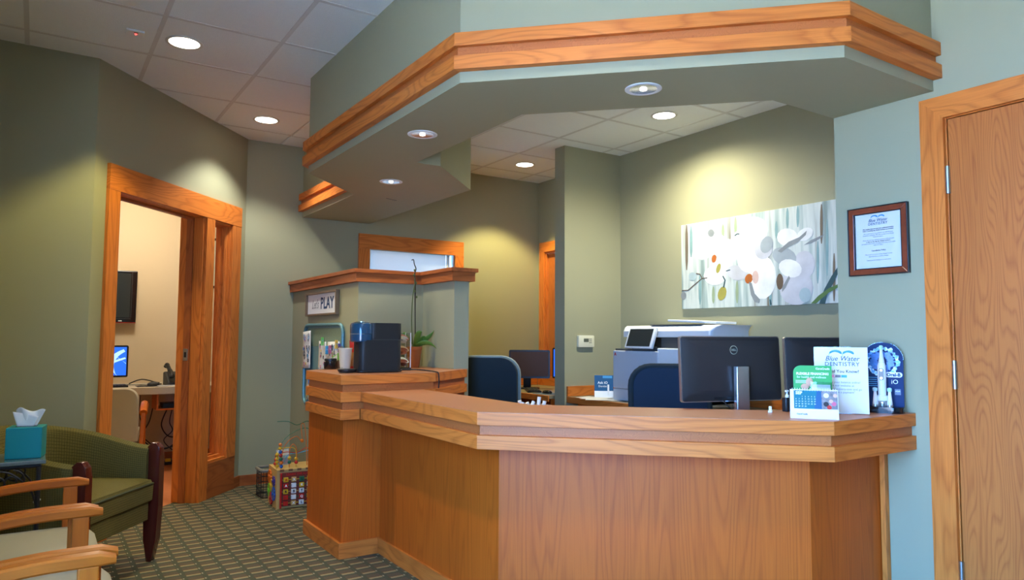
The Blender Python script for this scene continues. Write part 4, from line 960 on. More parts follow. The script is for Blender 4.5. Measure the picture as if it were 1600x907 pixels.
# ================================================================ WALL-MOUNTED THINGS
def facing(o, n, lean=0):
    n = Vector((n[0], n[1], 0)).normalized(); m = frame(o, (-n.y, n.x, 0), (0, 0, 1))
    return m @ Euler((-lean, 0, 0)).to_matrix().to_4x4()
ART = [('t',[(0.308,0.271),(0.305,0.227),(0.298,0.201),(0.291,0.202),(0.285,0.23),(0.284,0.274),(0.287,0.318),(0.294,0.344),(0.302,0.343),(0.307,0.315)]),
 ('t',[(0.391,0.27),(0.388,0.224),(0.381,0.196),(0.374,0.197),(0.369,0.226),(0.368,0.273),(0.371,0.319),(0.378,0.347),(0.385,0.346),(0.39,0.316)]),
 ('t',[(0.215,0.197),(0.212,0.16),(0.205,0.137),(0.197,0.138),(0.192,0.162),(0.19,0.2),(0.193,0.238),(0.2,0.261),(0.208,0.26),(0.213,0.235)]),
 ('t',[(0.608,0.028),(0.603,-0.09),(0.596,-0.162),(0.589,-0.162),(0.586,-0.088),(0.587,0.03),(0.592,0.148),(0.599,0.221),(0.606,0.22),(0.609,0.146)]),
 ('t',[(0.537,-0.066),(0.532,-0.156),(0.525,-0.21),(0.519,-0.21),(0.514,-0.154),(0.515,-0.065),(0.519,0.025),(0.526,0.08),(0.533,0.079),(0.537,0.023)]),
 ('b',[(0.653,-0.176),(0.649,-0.274),(0.642,-0.335),(0.635,-0.335),(0.631,-0.274),(0.632,-0.174),(0.637,-0.075),(0.644,-0.014),(0.65,-0.015),(0.654,-0.076)]),
 ('b',[(-0.639,0.155),(-0.643,0.041),(-0.653,-0.029),(-0.662,-0.029),(-0.669,0.043),(-0.671,0.159),(-0.666,0.274),(-0.657,0.344),(-0.647,0.343),(-0.64,0.271)]),
 ('g',[(-0.14,-0.235),(-0.144,-0.288),(-0.151,-0.32),(-0.16,-0.32),(-0.166,-0.287),(-0.168,-0.234),(-0.164,-0.181),(-0.157,-0.148),(-0.148,-0.149),(-0.142,-0.182)]),
 ('g',[(-0.368,-0.247),(-0.372,-0.288),(-0.38,-0.313),(-0.389,-0.313),(-0.396,-0.287),(-0.398,-0.246),(-0.394,-0.205),(-0.387,-0.179),(-0.377,-0.18),(-0.371,-0.206)]),
 ('g',[(-0.144,0.264),(-0.148,0.218),(-0.155,0.19),(-0.164,0.191),(-0.17,0.22),(-0.172,0.268),(-0.169,0.315),(-0.161,0.343),(-0.153,0.342),(-0.146,0.312)]),
 ('g',[(-0.265,0.245),(-0.268,0.211),(-0.276,0.191),(-0.285,0.192),(-0.292,0.214),(-0.294,0.248),(-0.29,0.282),(-0.283,0.302),(-0.274,0.301),(-0.267,0.279)]),
 ('t',[(0.44,-0.1),(0.436,-0.172),(0.429,-0.216),(0.422,-0.216),(0.418,-0.171),(0.417,-0.098),(0.421,-0.025),(0.428,0.019),(0.435,0.019),(0.44,-0.027)]),
 ('t',[(0.154,-0.293),(0.151,-0.331),(0.144,-0.354),(0.136,-0.354),(0.13,-0.33),(0.129,-0.292),(0.132,-0.254),(0.139,-0.231),(0.147,-0.231),(0.153,-0.255)]),
 ('t',[(-0.59,0.199),(-0.594,0.121),(-0.603,0.073),(-0.613,0.074),(-0.62,0.123),(-0.622,0.202),(-0.618,0.281),(-0.609,0.329),(-0.599,0.328),(-0.592,0.278)]),
 ('t',[(-0.503,-0.193),(-0.507,-0.27),(-0.516,-0.317),(-0.525,-0.317),(-0.532,-0.269),(-0.534,-0.192),(-0.53,-0.114),(-0.521,-0.067),(-0.512,-0.068),(-0.505,-0.116)]),
 ('b',[(0.571,0.194),(0.567,0.111),(0.56,0.06),(0.553,0.061),(0.549,0.113),(0.549,0.197),(0.553,0.28),(0.56,0.331),(0.567,0.33),(0.571,0.278)]),
 ('w',[(-0.376,0.1),(-0.405,0.065),(-0.448,0.044),(-0.497,0.041),(-0.542,0.058),(-0.574,0.091),(-0.586,0.134),(-0.576,0.178),(-0.545,0.214),(-0.501,0.234),(-0.452,0.235),(-0.408,0.218),(-0.378,0.185),(-0.366,0.143)]),
 ('w',[(-0.126,0.109),(-0.12,0.069),(-0.135,0.033),(-0.167,0.007),(-0.211,-0.002),(-0.259,0.007),(-0.3,0.033),(-0.327,0.07),(-0.333,0.112),(-0.318,0.149),(-0.284,0.174),(-0.239,0.183),(-0.192,0.172),(-0.151,0.146)]),
 ('w',[(-0.257,-0.103),(-0.268,-0.135),(-0.299,-0.159),(-0.343,-0.171),(-0.392,-0.168),(-0.436,-0.151),(-0.467,-0.122),(-0.478,-0.088),(-0.466,-0.055),(-0.434,-0.031),(-0.389,-0.019),(-0.34,-0.023),(-0.296,-0.041),(-0.267,-0.07)]),
 ('p',[(-0.295,0.202),(-0.304,0.172),(-0.329,0.151),(-0.364,0.141),(-0.404,0.145),(-0.44,0.162),(-0.465,0.19),(-0.473,0.222),(-0.464,0.252),(-0.438,0.274),(-0.401,0.283),(-0.362,0.278),(-0.327,0.26),(-0.303,0.233)]),
 ('w',[(-0.245,0.138),(-0.256,0.099),(-0.285,0.07),(-0.326,0.056),(-0.371,0.06),(-0.413,0.082),(-0.442,0.118),(-0.451,0.16),(-0.44,0.2),(-0.41,0.23),(-0.368,0.243),(-0.322,0.238),(-0.282,0.215),(-0.255,0.179)]),
 ('w',[(-0.192,-0.028),(-0.202,-0.056),(-0.23,-0.078),(-0.27,-0.089),(-0.315,-0.086),(-0.356,-0.069),(-0.384,-0.043),(-0.394,-0.011),(-0.383,0.019),(-0.354,0.041),(-0.313,0.05),(-0.268,0.046),(-0.228,0.029),(-0.201,0.003)]),
 ('o',[(-0.348,0.034),(-0.353,0.021),(-0.362,0.012),(-0.373,0.008),(-0.384,0.01),(-0.391,0.018),(-0.395,0.031),(-0.394,0.045),(-0.388,0.058),(-0.379,0.068),(-0.368,0.072),(-0.358,0.069),(-0.35,0.061),(-0.347,0.049)]),
 ('y',[(-0.309,-0.046),(-0.316,-0.061),(-0.326,-0.072),(-0.337,-0.077),(-0.346,-0.075),(-0.351,-0.065),(-0.352,-0.051),(-0.348,-0.034),(-0.34,-0.018),(-0.33,-0.007),(-0.319,-0.002),(-0.311,-0.005),(-0.305,-0.014),(-0.305,-0.029)]),
 ('gr',[(-0.364,0.243),(-0.368,0.23),(-0.377,0.22),(-0.39,0.216),(-0.405,0.217),(-0.418,0.225),(-0.427,0.237),(-0.43,0.251),(-0.427,0.264),(-0.417,0.273),(-0.404,0.277),(-0.389,0.276),(-0.376,0.268),(-0.367,0.256)]),
 ('p',[(-0.06,-0.114),(-0.077,-0.135),(-0.108,-0.146),(-0.149,-0.146),(-0.191,-0.134),(-0.225,-0.113),(-0.245,-0.086),(-0.246,-0.06),(-0.228,-0.039),(-0.195,-0.028),(-0.153,-0.029),(-0.112,-0.042),(-0.079,-0.063),(-0.06,-0.089)]),
 ('w',[(0.08,0.104),(0.065,0.053),(0.024,0.015),(-0.035,-0.004),(-0.101,0.002),(-0.161,0.031),(-0.203,0.079),(-0.217,0.135),(-0.201,0.188),(-0.157,0.227),(-0.096,0.244),(-0.03,0.235),(0.028,0.205),(0.067,0.158)]),
 ('w',[(0.134,0.207),(0.121,0.166),(0.089,0.135),(0.041,0.121),(-0.011,0.127),(-0.059,0.152),(-0.092,0.191),(-0.104,0.236),(-0.091,0.279),(-0.056,0.31),(-0.007,0.323),(0.045,0.315),(0.092,0.29),(0.123,0.251)]),
 ('w',[(0.195,-0.145),(0.182,-0.214),(0.147,-0.268),(0.098,-0.297),(0.044,-0.295),(-0.005,-0.261),(-0.039,-0.201),(-0.05,-0.128),(-0.036,-0.057),(0,-0.002),(0.051,0.026),(0.105,0.021),(0.153,-0.015),(0.185,-0.074)]),
 ('w',[(0.065,-0.005),(0.054,-0.046),(0.024,-0.079),(-0.019,-0.095),(-0.066,-0.091),(-0.109,-0.068),(-0.139,-0.031),(-0.149,0.014),(-0.137,0.058),(-0.106,0.09),(-0.062,0.105),(-0.015,0.1),(0.027,0.077),(0.055,0.039)]),
 ('p',[(0.163,0.04),(0.142,0.014),(0.112,-0.002),(0.077,-0.004),(0.044,0.009),(0.021,0.034),(0.012,0.067),(0.019,0.1),(0.041,0.127),(0.072,0.142),(0.108,0.143),(0.139,0.13),(0.161,0.105),(0.17,0.073)]),
 ('o',[(-0.01,-0.15),(-0.019,-0.164),(-0.032,-0.174),(-0.048,-0.177),(-0.063,-0.173),(-0.074,-0.162),(-0.079,-0.147),(-0.077,-0.13),(-0.068,-0.116),(-0.054,-0.106),(-0.039,-0.103),(-0.024,-0.107),(-0.013,-0.118),(-0.008,-0.133)]),
 ('pk',[(0.045,-0.135),(0.042,-0.156),(0.033,-0.173),(0.022,-0.181),(0.009,-0.181),(-0.002,-0.17),(-0.01,-0.153),(-0.013,-0.131),(-0.009,-0.109),(-0.001,-0.093),(0.011,-0.084),(0.024,-0.085),(0.035,-0.095),(0.043,-0.113)]),
 ('gr',[(-0.044,-0.162),(-0.017,-0.175),(0.007,-0.254),(0.052,-0.299),(0.045,-0.326),(0.006,-0.319),(-0.026,-0.263)]),
 ('p',[(0.501,-0.097),(0.484,-0.138),(0.453,-0.167),(0.415,-0.179),(0.377,-0.171),(0.347,-0.143),(0.33,-0.103),(0.332,-0.056),(0.35,-0.015),(0.382,0.015),(0.421,0.025),(0.458,0.015),(0.487,-0.012),(0.503,-0.052)]),
 ('g2',[(0.36,-0.04),(0.34,-0.061),(0.305,-0.07),(0.261,-0.066),(0.218,-0.049),(0.184,-0.021),(0.166,0.01),(0.168,0.039),(0.189,0.061),(0.226,0.069),(0.27,0.064),(0.312,0.046),(0.345,0.019),(0.362,-0.012)]),
 ('w',[(0.494,0.163),(0.498,0.144),(0.489,0.124),(0.469,0.107),(0.443,0.096),(0.414,0.094),(0.389,0.1),(0.374,0.115),(0.37,0.134),(0.379,0.154),(0.399,0.171),(0.426,0.182),(0.455,0.184),(0.479,0.177)]),
 ('p',[(0.488,-0.236),(0.474,-0.288),(0.436,-0.329),(0.383,-0.351),(0.323,-0.349),(0.268,-0.323),(0.23,-0.277),(0.218,-0.221),(0.233,-0.166),(0.273,-0.125),(0.329,-0.105),(0.389,-0.109),(0.441,-0.137),(0.476,-0.182)]),
 ('w',[(0.399,-0.125),(0.38,-0.146),(0.347,-0.156),(0.306,-0.153),(0.266,-0.138),(0.235,-0.112),(0.219,-0.082),(0.221,-0.053),(0.242,-0.032),(0.276,-0.022),(0.317,-0.026),(0.356,-0.042),(0.387,-0.067),(0.402,-0.097)]),
 ('w',[(0.376,0.125),(0.367,0.099),(0.344,0.079),(0.31,0.071),(0.273,0.074),(0.239,0.09),(0.215,0.115),(0.208,0.144),(0.217,0.171),(0.241,0.191),(0.276,0.199),(0.313,0.194),(0.346,0.178),(0.369,0.153)]),
 ('t2',[(0.47,-0.286),(0.465,-0.308),(0.452,-0.325),(0.433,-0.334),(0.413,-0.334),(0.394,-0.323),(0.382,-0.304),(0.378,-0.282),(0.383,-0.26),(0.396,-0.242),(0.415,-0.233),(0.436,-0.234),(0.454,-0.245),(0.466,-0.264)]),
 ('gr',[(0.211,0.042),(0.304,0.101),(0.388,0.124),(0.449,0.163),(0.44,0.133),(0.375,0.088),(0.291,0.06),(0.242,0.028)]),
 ('gr',[(0.421,0.063),(0.479,0.093),(0.58,0.122),(0.546,0.095),(0.473,0.073)]),
 ('br',[(0.254,-0.181),(0.251,-0.206),(0.242,-0.226),(0.23,-0.236),(0.217,-0.236),(0.205,-0.224),(0.198,-0.203),(0.195,-0.177),(0.199,-0.152),(0.208,-0.132),(0.22,-0.121),(0.233,-0.122),(0.244,-0.134),(0.252,-0.155)]),
 ('gr',[(0.242,-0.222),(0.299,-0.141),(0.31,-0.158),(0.273,-0.224),(0.242,-0.254)]),
 ('g2',[(0.166,0.08),(0.149,0.057),(0.127,0.042),(0.102,0.038),(0.081,0.047),(0.067,0.066),(0.063,0.092),(0.071,0.12),(0.087,0.143),(0.11,0.158),(0.135,0.161),(0.156,0.152),(0.169,0.133),(0.173,0.107)]),
 ('t2',[(-0.554,-0.088),(-0.558,-0.103),(-0.57,-0.114),(-0.586,-0.119),(-0.604,-0.118),(-0.621,-0.11),(-0.632,-0.098),(-0.636,-0.083),(-0.632,-0.068),(-0.62,-0.057),(-0.603,-0.052),(-0.585,-0.053),(-0.569,-0.061),(-0.558,-0.074)]),
 ('y',[(-0.257,-0.249),(-0.269,-0.271),(-0.286,-0.286),(-0.305,-0.293),(-0.323,-0.288),(-0.335,-0.274),(-0.339,-0.253),(-0.334,-0.229),(-0.322,-0.207),(-0.305,-0.191),(-0.286,-0.185),(-0.268,-0.19),(-0.257,-0.204),(-0.252,-0.225)]),
 ('gr',[(-0.664,-0.239),(-0.667,-0.254),(-0.675,-0.266),(-0.687,-0.272),(-0.7,-0.271),(-0.711,-0.264),(-0.719,-0.252),(-0.722,-0.237),(-0.719,-0.222),(-0.711,-0.21),(-0.699,-0.204),(-0.686,-0.205),(-0.674,-0.212),(-0.666,-0.225)]),
 ('br',[(-0.708,-0.198),(-0.642,-0.199),(-0.561,-0.151),(-0.492,-0.111),(-0.44,-0.112),(-0.441,-0.104),(-0.496,-0.105),(-0.567,-0.145),(-0.646,-0.192),(-0.709,-0.191)]),
 ('br',[(-0.49,-0.107),(-0.513,-0.07),(-0.554,-0.061),(-0.556,-0.068),(-0.519,-0.076),(-0.498,-0.109)]),
 ('dk',[(-0.291,-0.105),(-0.271,-0.137),(-0.286,-0.192),(-0.275,-0.195),(-0.259,-0.137),(-0.281,-0.101)]),
 ('dk',[(-0.163,0.194),(-0.144,0.205),(-0.121,0.202),(-0.121,0.211),(-0.147,0.214),(-0.17,0.202)]),
 ('dk',[(-0.255,-0.07),(-0.213,-0.064),(-0.215,-0.057),(-0.257,-0.063)]),
 ('dk',[(0.53,-0.349),(0.571,-0.251),(0.627,-0.164),(0.669,-0.112),(0.67,-0.157),(0.625,-0.234),(0.591,-0.292),(0.573,-0.351)]),
 ('lf',[(0.468,-0.345),(0.525,-0.294),(0.603,-0.247),(0.668,-0.224),(0.669,-0.246),(0.602,-0.277),(0.536,-0.324),(0.507,-0.347)]),
 ('dk',[(0.135,-0.303),(0.145,-0.303),(0.154,-0.341),(0.139,-0.344)])]
cv = thing('orchid_canvas', 'wide canvas print of white orchids on the bright wall', 'picture', M=F_negx((4.449, 3.415, 1.836)))
streak_mat('canvas_paint', [(.3, (.16, .22, .20)), (.42, (.36, .44, .42)), (.5, (.58, .62, .58)), (.58, (.50, .55, .52)), (.7, (.20, .17, .12))], (11, .8, 1), .6)
q = G(); q.box(-.715, .715, -.349, .349, 0, .025, .002); q.o('canvas', 'canvas_paint', cv)
CC = dict(t=(.22, .36, .36), b=(.17, .13, .09), g=(.30, .37, .22), w=(.74, .74, .72), p=(.52, .52, .55), o=(.45, .12, .02), y=(.33, .29, .06), gr=(.22, .24, .25), pk=(.60, .42, .36), g2=(.33, .37, .39), t2=(.38, .48, .50), br=(.12, .08, .05), dk=(.03, .08, .09), lf=(.09, .17, .05))
for i, (c, pts) in enumerate(ART):
    gg = G(); gg.flat(pts, .0252+.00004*i, .0004)
    gg.o('printed_petals' if c in 'wp' else 'printed_shape', mat('art_'+c, CC[c], .6, var=.28, vscale=9), cv)

nf = thing('framed_notice', 'framed dental office notice on the wall beside the oak door', 'picture frame', M=F_negx((WX-.001, 1.749, 1.694)))
w, h = .137, .156
q = G(); q.box(-w+.03, w-.03, -h+.03, h-.03, .002, .008); pg_ = q.o('paper_sheet', 'paper', nf)
def fr_rail(name, pts, z0, z1, mt, gx): 
    M = frame((pts[0][0], pts[0][1], z0), gx, (-gx[1], gx[0], 0)); g = G(); g.prism(pts, z0, z1, .0015); Mi = M.inverted(); g.v = [tuple(Mi @ Vector(v)) for v in g.v]; return g.o(name, mt, nf, M=M)
a_, b_, i_, j_ = w-.004, h-.004, w-.028, h-.028
for pts, gx in (([(-a_, b_), (a_, b_), (i_, j_), (-i_, j_)], (1, 0, 0)), ([(-a_, -b_), (a_, -b_), (i_, -j_), (-i_, -j_)], (1, 0, 0)), ([(-a_, -b_), (-a_, b_), (-i_, j_), (-i_, -j_)], (0, 1, 0)), ([(a_, -b_), (a_, b_), (i_, j_), (i_, -j_)], (0, 1, 0))): fr_rail('frame_rail', pts, .0, .018, 'frame_red', gx)
for (x0, x1, y0, y1) in ((-w, w, b_, h), (-w, w, -h, -b_), (-w, -a_, -b_, b_), (a_, w, -b_, b_)):
    q = G(); q.box(x0, x1, y0, y1, 0, .022, .001); q.o('frame_edge', 'frame_black', nf)
for (x0, x1, y0, y1) in ((-i_, i_, j_-.004, j_), (-i_, i_, -j_, -j_+.004), (-i_, -i_+.004, -j_, j_), (i_-.004, i_, -j_, j_)):
    q = G(); q.box(x0, x1, y0, y1, .008, .016); q.o('inner_bead', 'frame_black', nf)
def logo(par, cx, cy, s, z):
    for sx_, r in ((-1, .0135), (1, .012)):
        P = [(cx+s*(sx_*.013+r*math.cos(t)), cy+s*(.0075+r*.75*math.sin(t)), z) for t in [math.radians(200-k*20) for k in range(10)]]
        q = G(); q.tube(P, [.0004*s, .0022*s, .0026*s, .001*s], 6); q.o('logo_wave', 'ink_blue', par)
    text('Blue Water', .0155*s, at(cx, cy, z+.0012), 'ink_navy', parent=par, shear=.3, sx=.95); text('DENTISTRY', .0128*s, at(cx, cy-.0125*s, z+.0012), 'ink_navy', parent=par, spacing=1.1)
logo(nf, 0, .092, 1.25, .0083)
def lines(par, rows, z, mt='ink_grey'):
    for tx, y, sz, b in rows: text(tx, sz, at(0, y, z), mt if not b else 'ink', parent=par, bold=b*.00012)
lines(nf, [('We require that you pay your estimated portion', .055, .0072, 1), ('before receiving any dental services as provided.', .047, .0072, 1), ('As a courtesy to our patients we will bill your', .034, .0072, 0), ('insurance company. We also accept most dental', .026, .0072, 0), ('insurance plans.', .018, .0072, 0), ('If you do not have dental insurance, full payment', .004, .0072, 0), ('is due on the day the dental service is', -.004, .0072, 1), ('provided unless other arrangements have been made', -.012, .0072, 0), ('with our office.', -.020, .0072, 0), ('Cancellation Policy', -.045, .0085, 1), ('Please give us notice of any change in your', -.062, .0072, 0), ('appointment to avoid a charge.', -.071, .0072, 0), ('Thank you for helping us to serve you.', -.088, .0072, 0)], .0084)
q = G(); q.box(-i_, i_, -j_, j_, .0125, .0135); q.o('glass_pane', 'glass', nf)

th = thing('thermostat', 'ivory wall thermostat on the end wall', 'thermostat', M=F_negy((4.022, 4.899, 1.217)))
q = G(); q.prism(rrect(-.088, .088, -.052, .052, .01, 4), 0, .028, .004); q.o('case', 'ivory', th, True)
q = G(); q.box(-.032, .022, -.006, .024, .027, .0295); q.o('display', mat('lcd', (.10, .11, .08), .3), th)
for x in (.034, .05):
    for y in (.02, .004, -.012): q = G(); q.box(x-.005, x+.005, y-.003, y+.003, .027, .030); q.o('button', 'charcoal', th)

# ================================================================ ON THE RECEPTION COUNTER
cal = thing('desk_calendar', 'tent desk calendar open at SEP on the counter', 'calendar', M=facing((2.592, 1.725, TZ), (-.80, -.60)))
cw_, ch_ = .088, .118
def tilt(yb, a): return Matrix.Translation((0, 0, yb)) @ Euler((-a, 0, 0)).to_matrix().to_4x4()
Mf = tilt(.038, .31)
q = G(); q.box(-cw_, cw_, 0, ch_, -.001, .0, 0, Mf); q.o('front_card', 'paper', cal)
q = G(); q.box(-cw_, cw_, 0, ch_, 0, .001, 0, tilt(-.038, -.31)); q.o('back_card', 'paper', cal)
q = G(); q.box(-cw_, cw_, .0, .001, -.038, .038); q.o('base_card', 'paper', cal)
q = G(); q.box(-.074, .028, .040, ch_-.004, .0002, .0008, 0, Mf); pc1 = q.o('month_page', 'cal_teal', cal)
q = G(); q.prism([(.0, .04), (.028, .04), (.028, ch_-.004), (.012, ch_-.004)], .0009, .0012, 0, Mf); q.o('page_wedge', 'cal_navy', cal)  # navy wedge along the right side of the month page
q = G(); q.box(.028, cw_-.002, .040, ch_-.004, .0002, .0008, 0, Mf); ph = q.o('photo_print', mat('photo', (.22, .20, .20), .5, var=.9, vscale=70), cal)
for x, y, r, c in ((.045, .095, .010, 'printer_white'), (.062, .072, .008, 'skin'), (.072, .062, .009, 'toy_pink'), (.044, .06, .01, 'ink'), (.078, .095, .008, 'skin'), (.055, .048, .009, 'toy_red')):
    q = G(); q.lathe([(.0005, .0011), (r, .0011), (r, .0013), (.0005, .0013)], (0, 0, 0), 10, caps=False); q.v = [tuple(Mf @ Vector((v[0]+x, v[1]+y, v[2]))) for v in q.v]; q.o('photo_figure', c, ph)
text('SEP', .017, Mf @ at(-.055, .103, .0012), 'ink_white', parent=cal, bold=.0006)
for r in range(5):
    for c in range(7):
        n = r*7+c-1
        if 1 <= n <= 30: text(str(n), .0068, Mf @ at(-.066+c*.0115, .0885-.0098*r, .0012), 'ink_white', parent=pc1)
text('CareCredit', .0085, Mf @ at(-.045, .018, .0006), 'ink_navy', parent=cal, bold=.0002)
for k in range(18):
    x = -.08+k*.0094; q = G(); q.tube([(x+.0028*0, ch_-.006, .001), (x+.001, ch_+.002, .004), (x+.001, ch_+.005, -.002), (x, ch_-.004, -.006)], .0009, 5, 3); q.v = [tuple(Mf @ Vector(v)) for v in q.v]; q.o('wire_loop', 'white', cal)

br = thing('brochure_holder', 'green flexible financing brochure in a clear holder', 'brochure', M=facing((2.70, 1.80, TZ), (-.82, -.57), .18))
q = G(); q.prism(rrect(-.075, .075, 0, .205, .03, 6, (0, 1, 0, 0)), .0, .002); q.o('backing_card', 'care_green', br)
text('FLEXIBLE FINANCING', .0138, at(.0, .170, .0022), 'ink_white', parent=br, bold=.0006, sx=.94); text('for health and wellness', .0122, at(-.004, .156, .0022), 'ink_white', parent=br)
text('CareCredit', .0115, at(.04, .192, .0022), 'ink_white', parent=br, bold=.0003)
for k in range(3): q = G(); q.box(-.066, -.012-.006*k, .1405-.005*k, .1422-.005*k, .002, .0024); q.o('small_print', 'ink_white', br)
q = G(); q.box(-.008, .072, .0, .135, .014, .016); q.box(-.008, .072, 0, .002, .002, .014); q.box(-.008, -.006, 0, .135, .002, .014); q.box(.070, .072, 0, .135, .002, .014); q.o('acrylic_pocket', 'acrylic', br)
for k in range(3):
    q = G(); q.box(-.004, .068, .03, .125-.012*k, .004+.003*k, .0055+.003*k); cd = q.o('card', ('card_silver', 'white', 'ink')[k], br)
text('CUSTOMER ADVICE', .0075, at(.032, .094, .0118), 'ink_white', parent=br)
q = G(); q.sphere((-.012, .135, .006), .012, 10, (1.2, 1.6, .35)); q.sphere((-.03, .115, .005), .011, 10, (1.5, 1.2, .3)); q.o('printed_thumb', 'skin', br)

sg = thing('dentistry_sign', 'white upright dentistry sign with Did You Know text', 'sign', M=facing((2.833, 1.755, TZ+.0006), (-.84, -.54), .13))
q = G(); q.box(-.106, .106, 0, .284, -.003, 0, .0008); q.o('acrylic_back', 'acrylic', sg)
q = G(); q.box(-.104, .104, .003, .281, .0, .0008); q.o('paper_sheet', 'paper', sg)
q = G(); q.box(-.106, .106, 0.0008, .003, -.06, 0, .0008, Euler((.13, 0, 0)).to_matrix().to_4x4()); q.o('foot', 'acrylic', sg)
logo(sg, .005, .232, 1.9, .0012)
text('Did You Know?', .0185, at(.01, .178, .0012), 'ink', parent=sg, bold=.0002)
for k, c in enumerate(('toy_red', 'ink_grey', 'ink_blue', 'paper')): q = G(); q.box(-.047+.024*k, -.025+.024*k, .152, .163, .0008, .0013); q.o('card_logo', c, sg)
for tx, y in (('now pay your balance online!', .132), ('Visit our website at', .118), ('bluewaterdentistry.com and go', .103), ('to "make a payment"', .090)): text(tx, .0125, at(-.0, y, .0012), 'ink_grey', parent=sg)

ob_ = thing('toothbrush_display', 'blue electric toothbrush display stand at the counter end', 'display stand', M=facing((3.058, 1.705, TZ), (-.93, -.37)))
q = G(); q.prism([(x, -z) for x, z in rrect(-.085, .085, -.05, .05, .045, 8)], 0, .026, .003, Matrix(((1, 0, 0, 0), (0, 0, 1, 0), (0, 1, 0, 0), (0, 0, 0, 1)))); q.o('base', 'black_gloss', ob_, True)
P = rrect(-.078, .080, .026, .300, .075, 10, (1, 1, 0, 0)); P = [p for p in P]
q = G(); q.prism(P, -.032, -.024); bp_ = q.o('back_board', 'oral_blue', ob_)
q = G(); q.tube([(x, y, -.028) for x, y in P], .004, 6); q.o('clear_edge', 'acrylic', bp_)
streak_mat('plasma', [(.35, (.02, .12, .40)), (.48, (.08, .35, .75)), (.56, (.65, .85, .95)), (.65, (.10, .40, .80))], (38, 38, 38), .3)
def ringp(r0, r1, j, n=48):
    R2 = random.Random(j); g = G(); vs_ = []
    for k in range(n):
        a = 2*PI*k/n; d0, d1 = R2.uniform(-.004, .004), R2.uniform(-.007, .007)
        for r in (r0+d0, r1+d1):
            for zz in (-.0238, -.0232): vs_.append((r*math.cos(a)*1.02, .218+r*math.sin(a), zz))
    fs = []
    for k in range(n):
        a, b = 4*k, 4*((k+1) % n); fs += [(a+1, b+1, b+3, a+3), (a, a+2, b+2, b), (a, b, b+1, a+1), (a+2, a+3, b+3, b+2)]
    return g.add(vs_, fs)
ringp(.050, .064, 1).o('energy_ring', 'plasma', bp_); ringp(.018, .046, 2).o('energy_glow', mat('glow_blue', (.02, .13, .42), .3, var=.7, vscale=60), bp_)
q = G(); q.prism(rrect(.004, .076, .150, .172, .011, 6), -.0238, -.0228); q.o('name_plate', 'ink_white', bp_)
text('Oral-B', .0195, at(.042, .1605, -.0222), 'ink_navy', parent=bp_, bold=.0009); text('iO', .027, at(.046, .130, -.0225), 'ink_white', parent=bp_)
q = G(); q.box(.045, .068, .075, .10, -.0238, -.0234); q.o('seal_box', mat('seal', (.10, .13, .2), .4), bp_); text('ADA', .009, at(.0565, .0905, -.0230), 'ink_white', parent=bp_)
for k in range(5): q = G(); q.box(-.068, -.02-.004*(k % 2), .110+.009*k, .1125+.009*k, -.0238, -.0233); q.o('small_print', 'ink_blue', bp_)
def brush(name, x, z_, parts):
    t = None
    return t
q = G(); q.lathe([(.021, .026), (.022, .032), (.022, .046), (.018, .050)], (0, 0, .0), 22, Matrix(((1, 0, 0), (0, 0, 1), (0, 1, 0))).to_3x3() if False else None)
def yl(prof, x, z_, n=22):      # lathe about local Y
    g = G(); g.lathe(prof, (0, 0, 0), n); g.v = [(x+v[0], v[2], z_+v[1]) for v in g.v]; return g
yl([(.020, .026), (.022, .030), (.022, .046), (.018, .05)], 0, .004).o('charging_cup', 'silver', ob_, True)
yl([(.0225, .050), (.0235, .056), (.0225, .070), (.018, .073)], 0, .004).o('charger', 'white', ob_, True)
hb = yl([(.016, .073), (.0165, .10), (.0172, .17), (.0165, .20), (.0125, .214)], 0, .004).o('brush_handle', 'white', ob_, True)
yl([(.0126, .215), (.009, .235), (.006, .262), (.005, .272)], 0, .004).o('brush_neck', 'white', ob_, True)
yl([(.006, .270), (.0085, .275), (.0085, .284), (.004, .288)], 0, .006).o('brush_bristles', mat('bristle', (.45, .75, .82), .6), ob_, True)
q = G(); q.prism(rrect(-.0095, .0095, .138, .190, .0095, 6), .0175, .0215, .001); dp = q.o('handle_display', 'black_gloss', hb)
for y in (.147, .181): q = G(); q.lathe([(.0005, .0002), (.0055, .0002), (.0055, .001), (.0005, .001)], n=14, caps=False); q.o('round_button', 'silver', dp, False, at(0, y, .0212))
for x in (-.026, .030):
    h_ = yl([(.0105, .034), (.011, .038), (.009, .055), (.006, .085), (.0055, .092)], x, .018).o('spare_head', 'white', ob_, True)
    yl([(.007, .090), (.0095, .094), (.0095, .104), (.004, .107)], x, .020).o('bristles', 'bristle', h_, True)
    yl([(.012, .026), (.0122, .034)], x, .018, 16).o('head_cup', 'silver', h_, True)

sp_ = thing('sanitizer_bottle', 'small dark sanitizer bottle with a white pump behind the calendar', 'bottle', (2.73, 1.945, TZ))
q = G(); q.prism(rrect(-.022, .022, -.014, .014, .008, 4), 0, .06, .003); q.o('bottle_body', 'black', sp_, True)
q = G(); q.lathe([(.008, .06), (.008, .07), (.004, .072), (.004, .085), (.008, .085), (.008, .091)], n=14); q.tube([(0, 0, .088), (-.022, -.01, .088)], .004, 6); q.o('pump', 'white', sp_, True)
cl = thing('cable_clip', 'small white plastic cable clip lying on the counter', 'clip', (2.64, 1.965, TZ), .6)
q = G(); q.box(-.028, .028, -.009, .009, 0, .006, .002); q.o('clip_base', 'white', cl)
q = G(); q.box(-.006, .006, -.006, .006, .006, .024, .002); q.o('clip_tongue', 'white', cl)

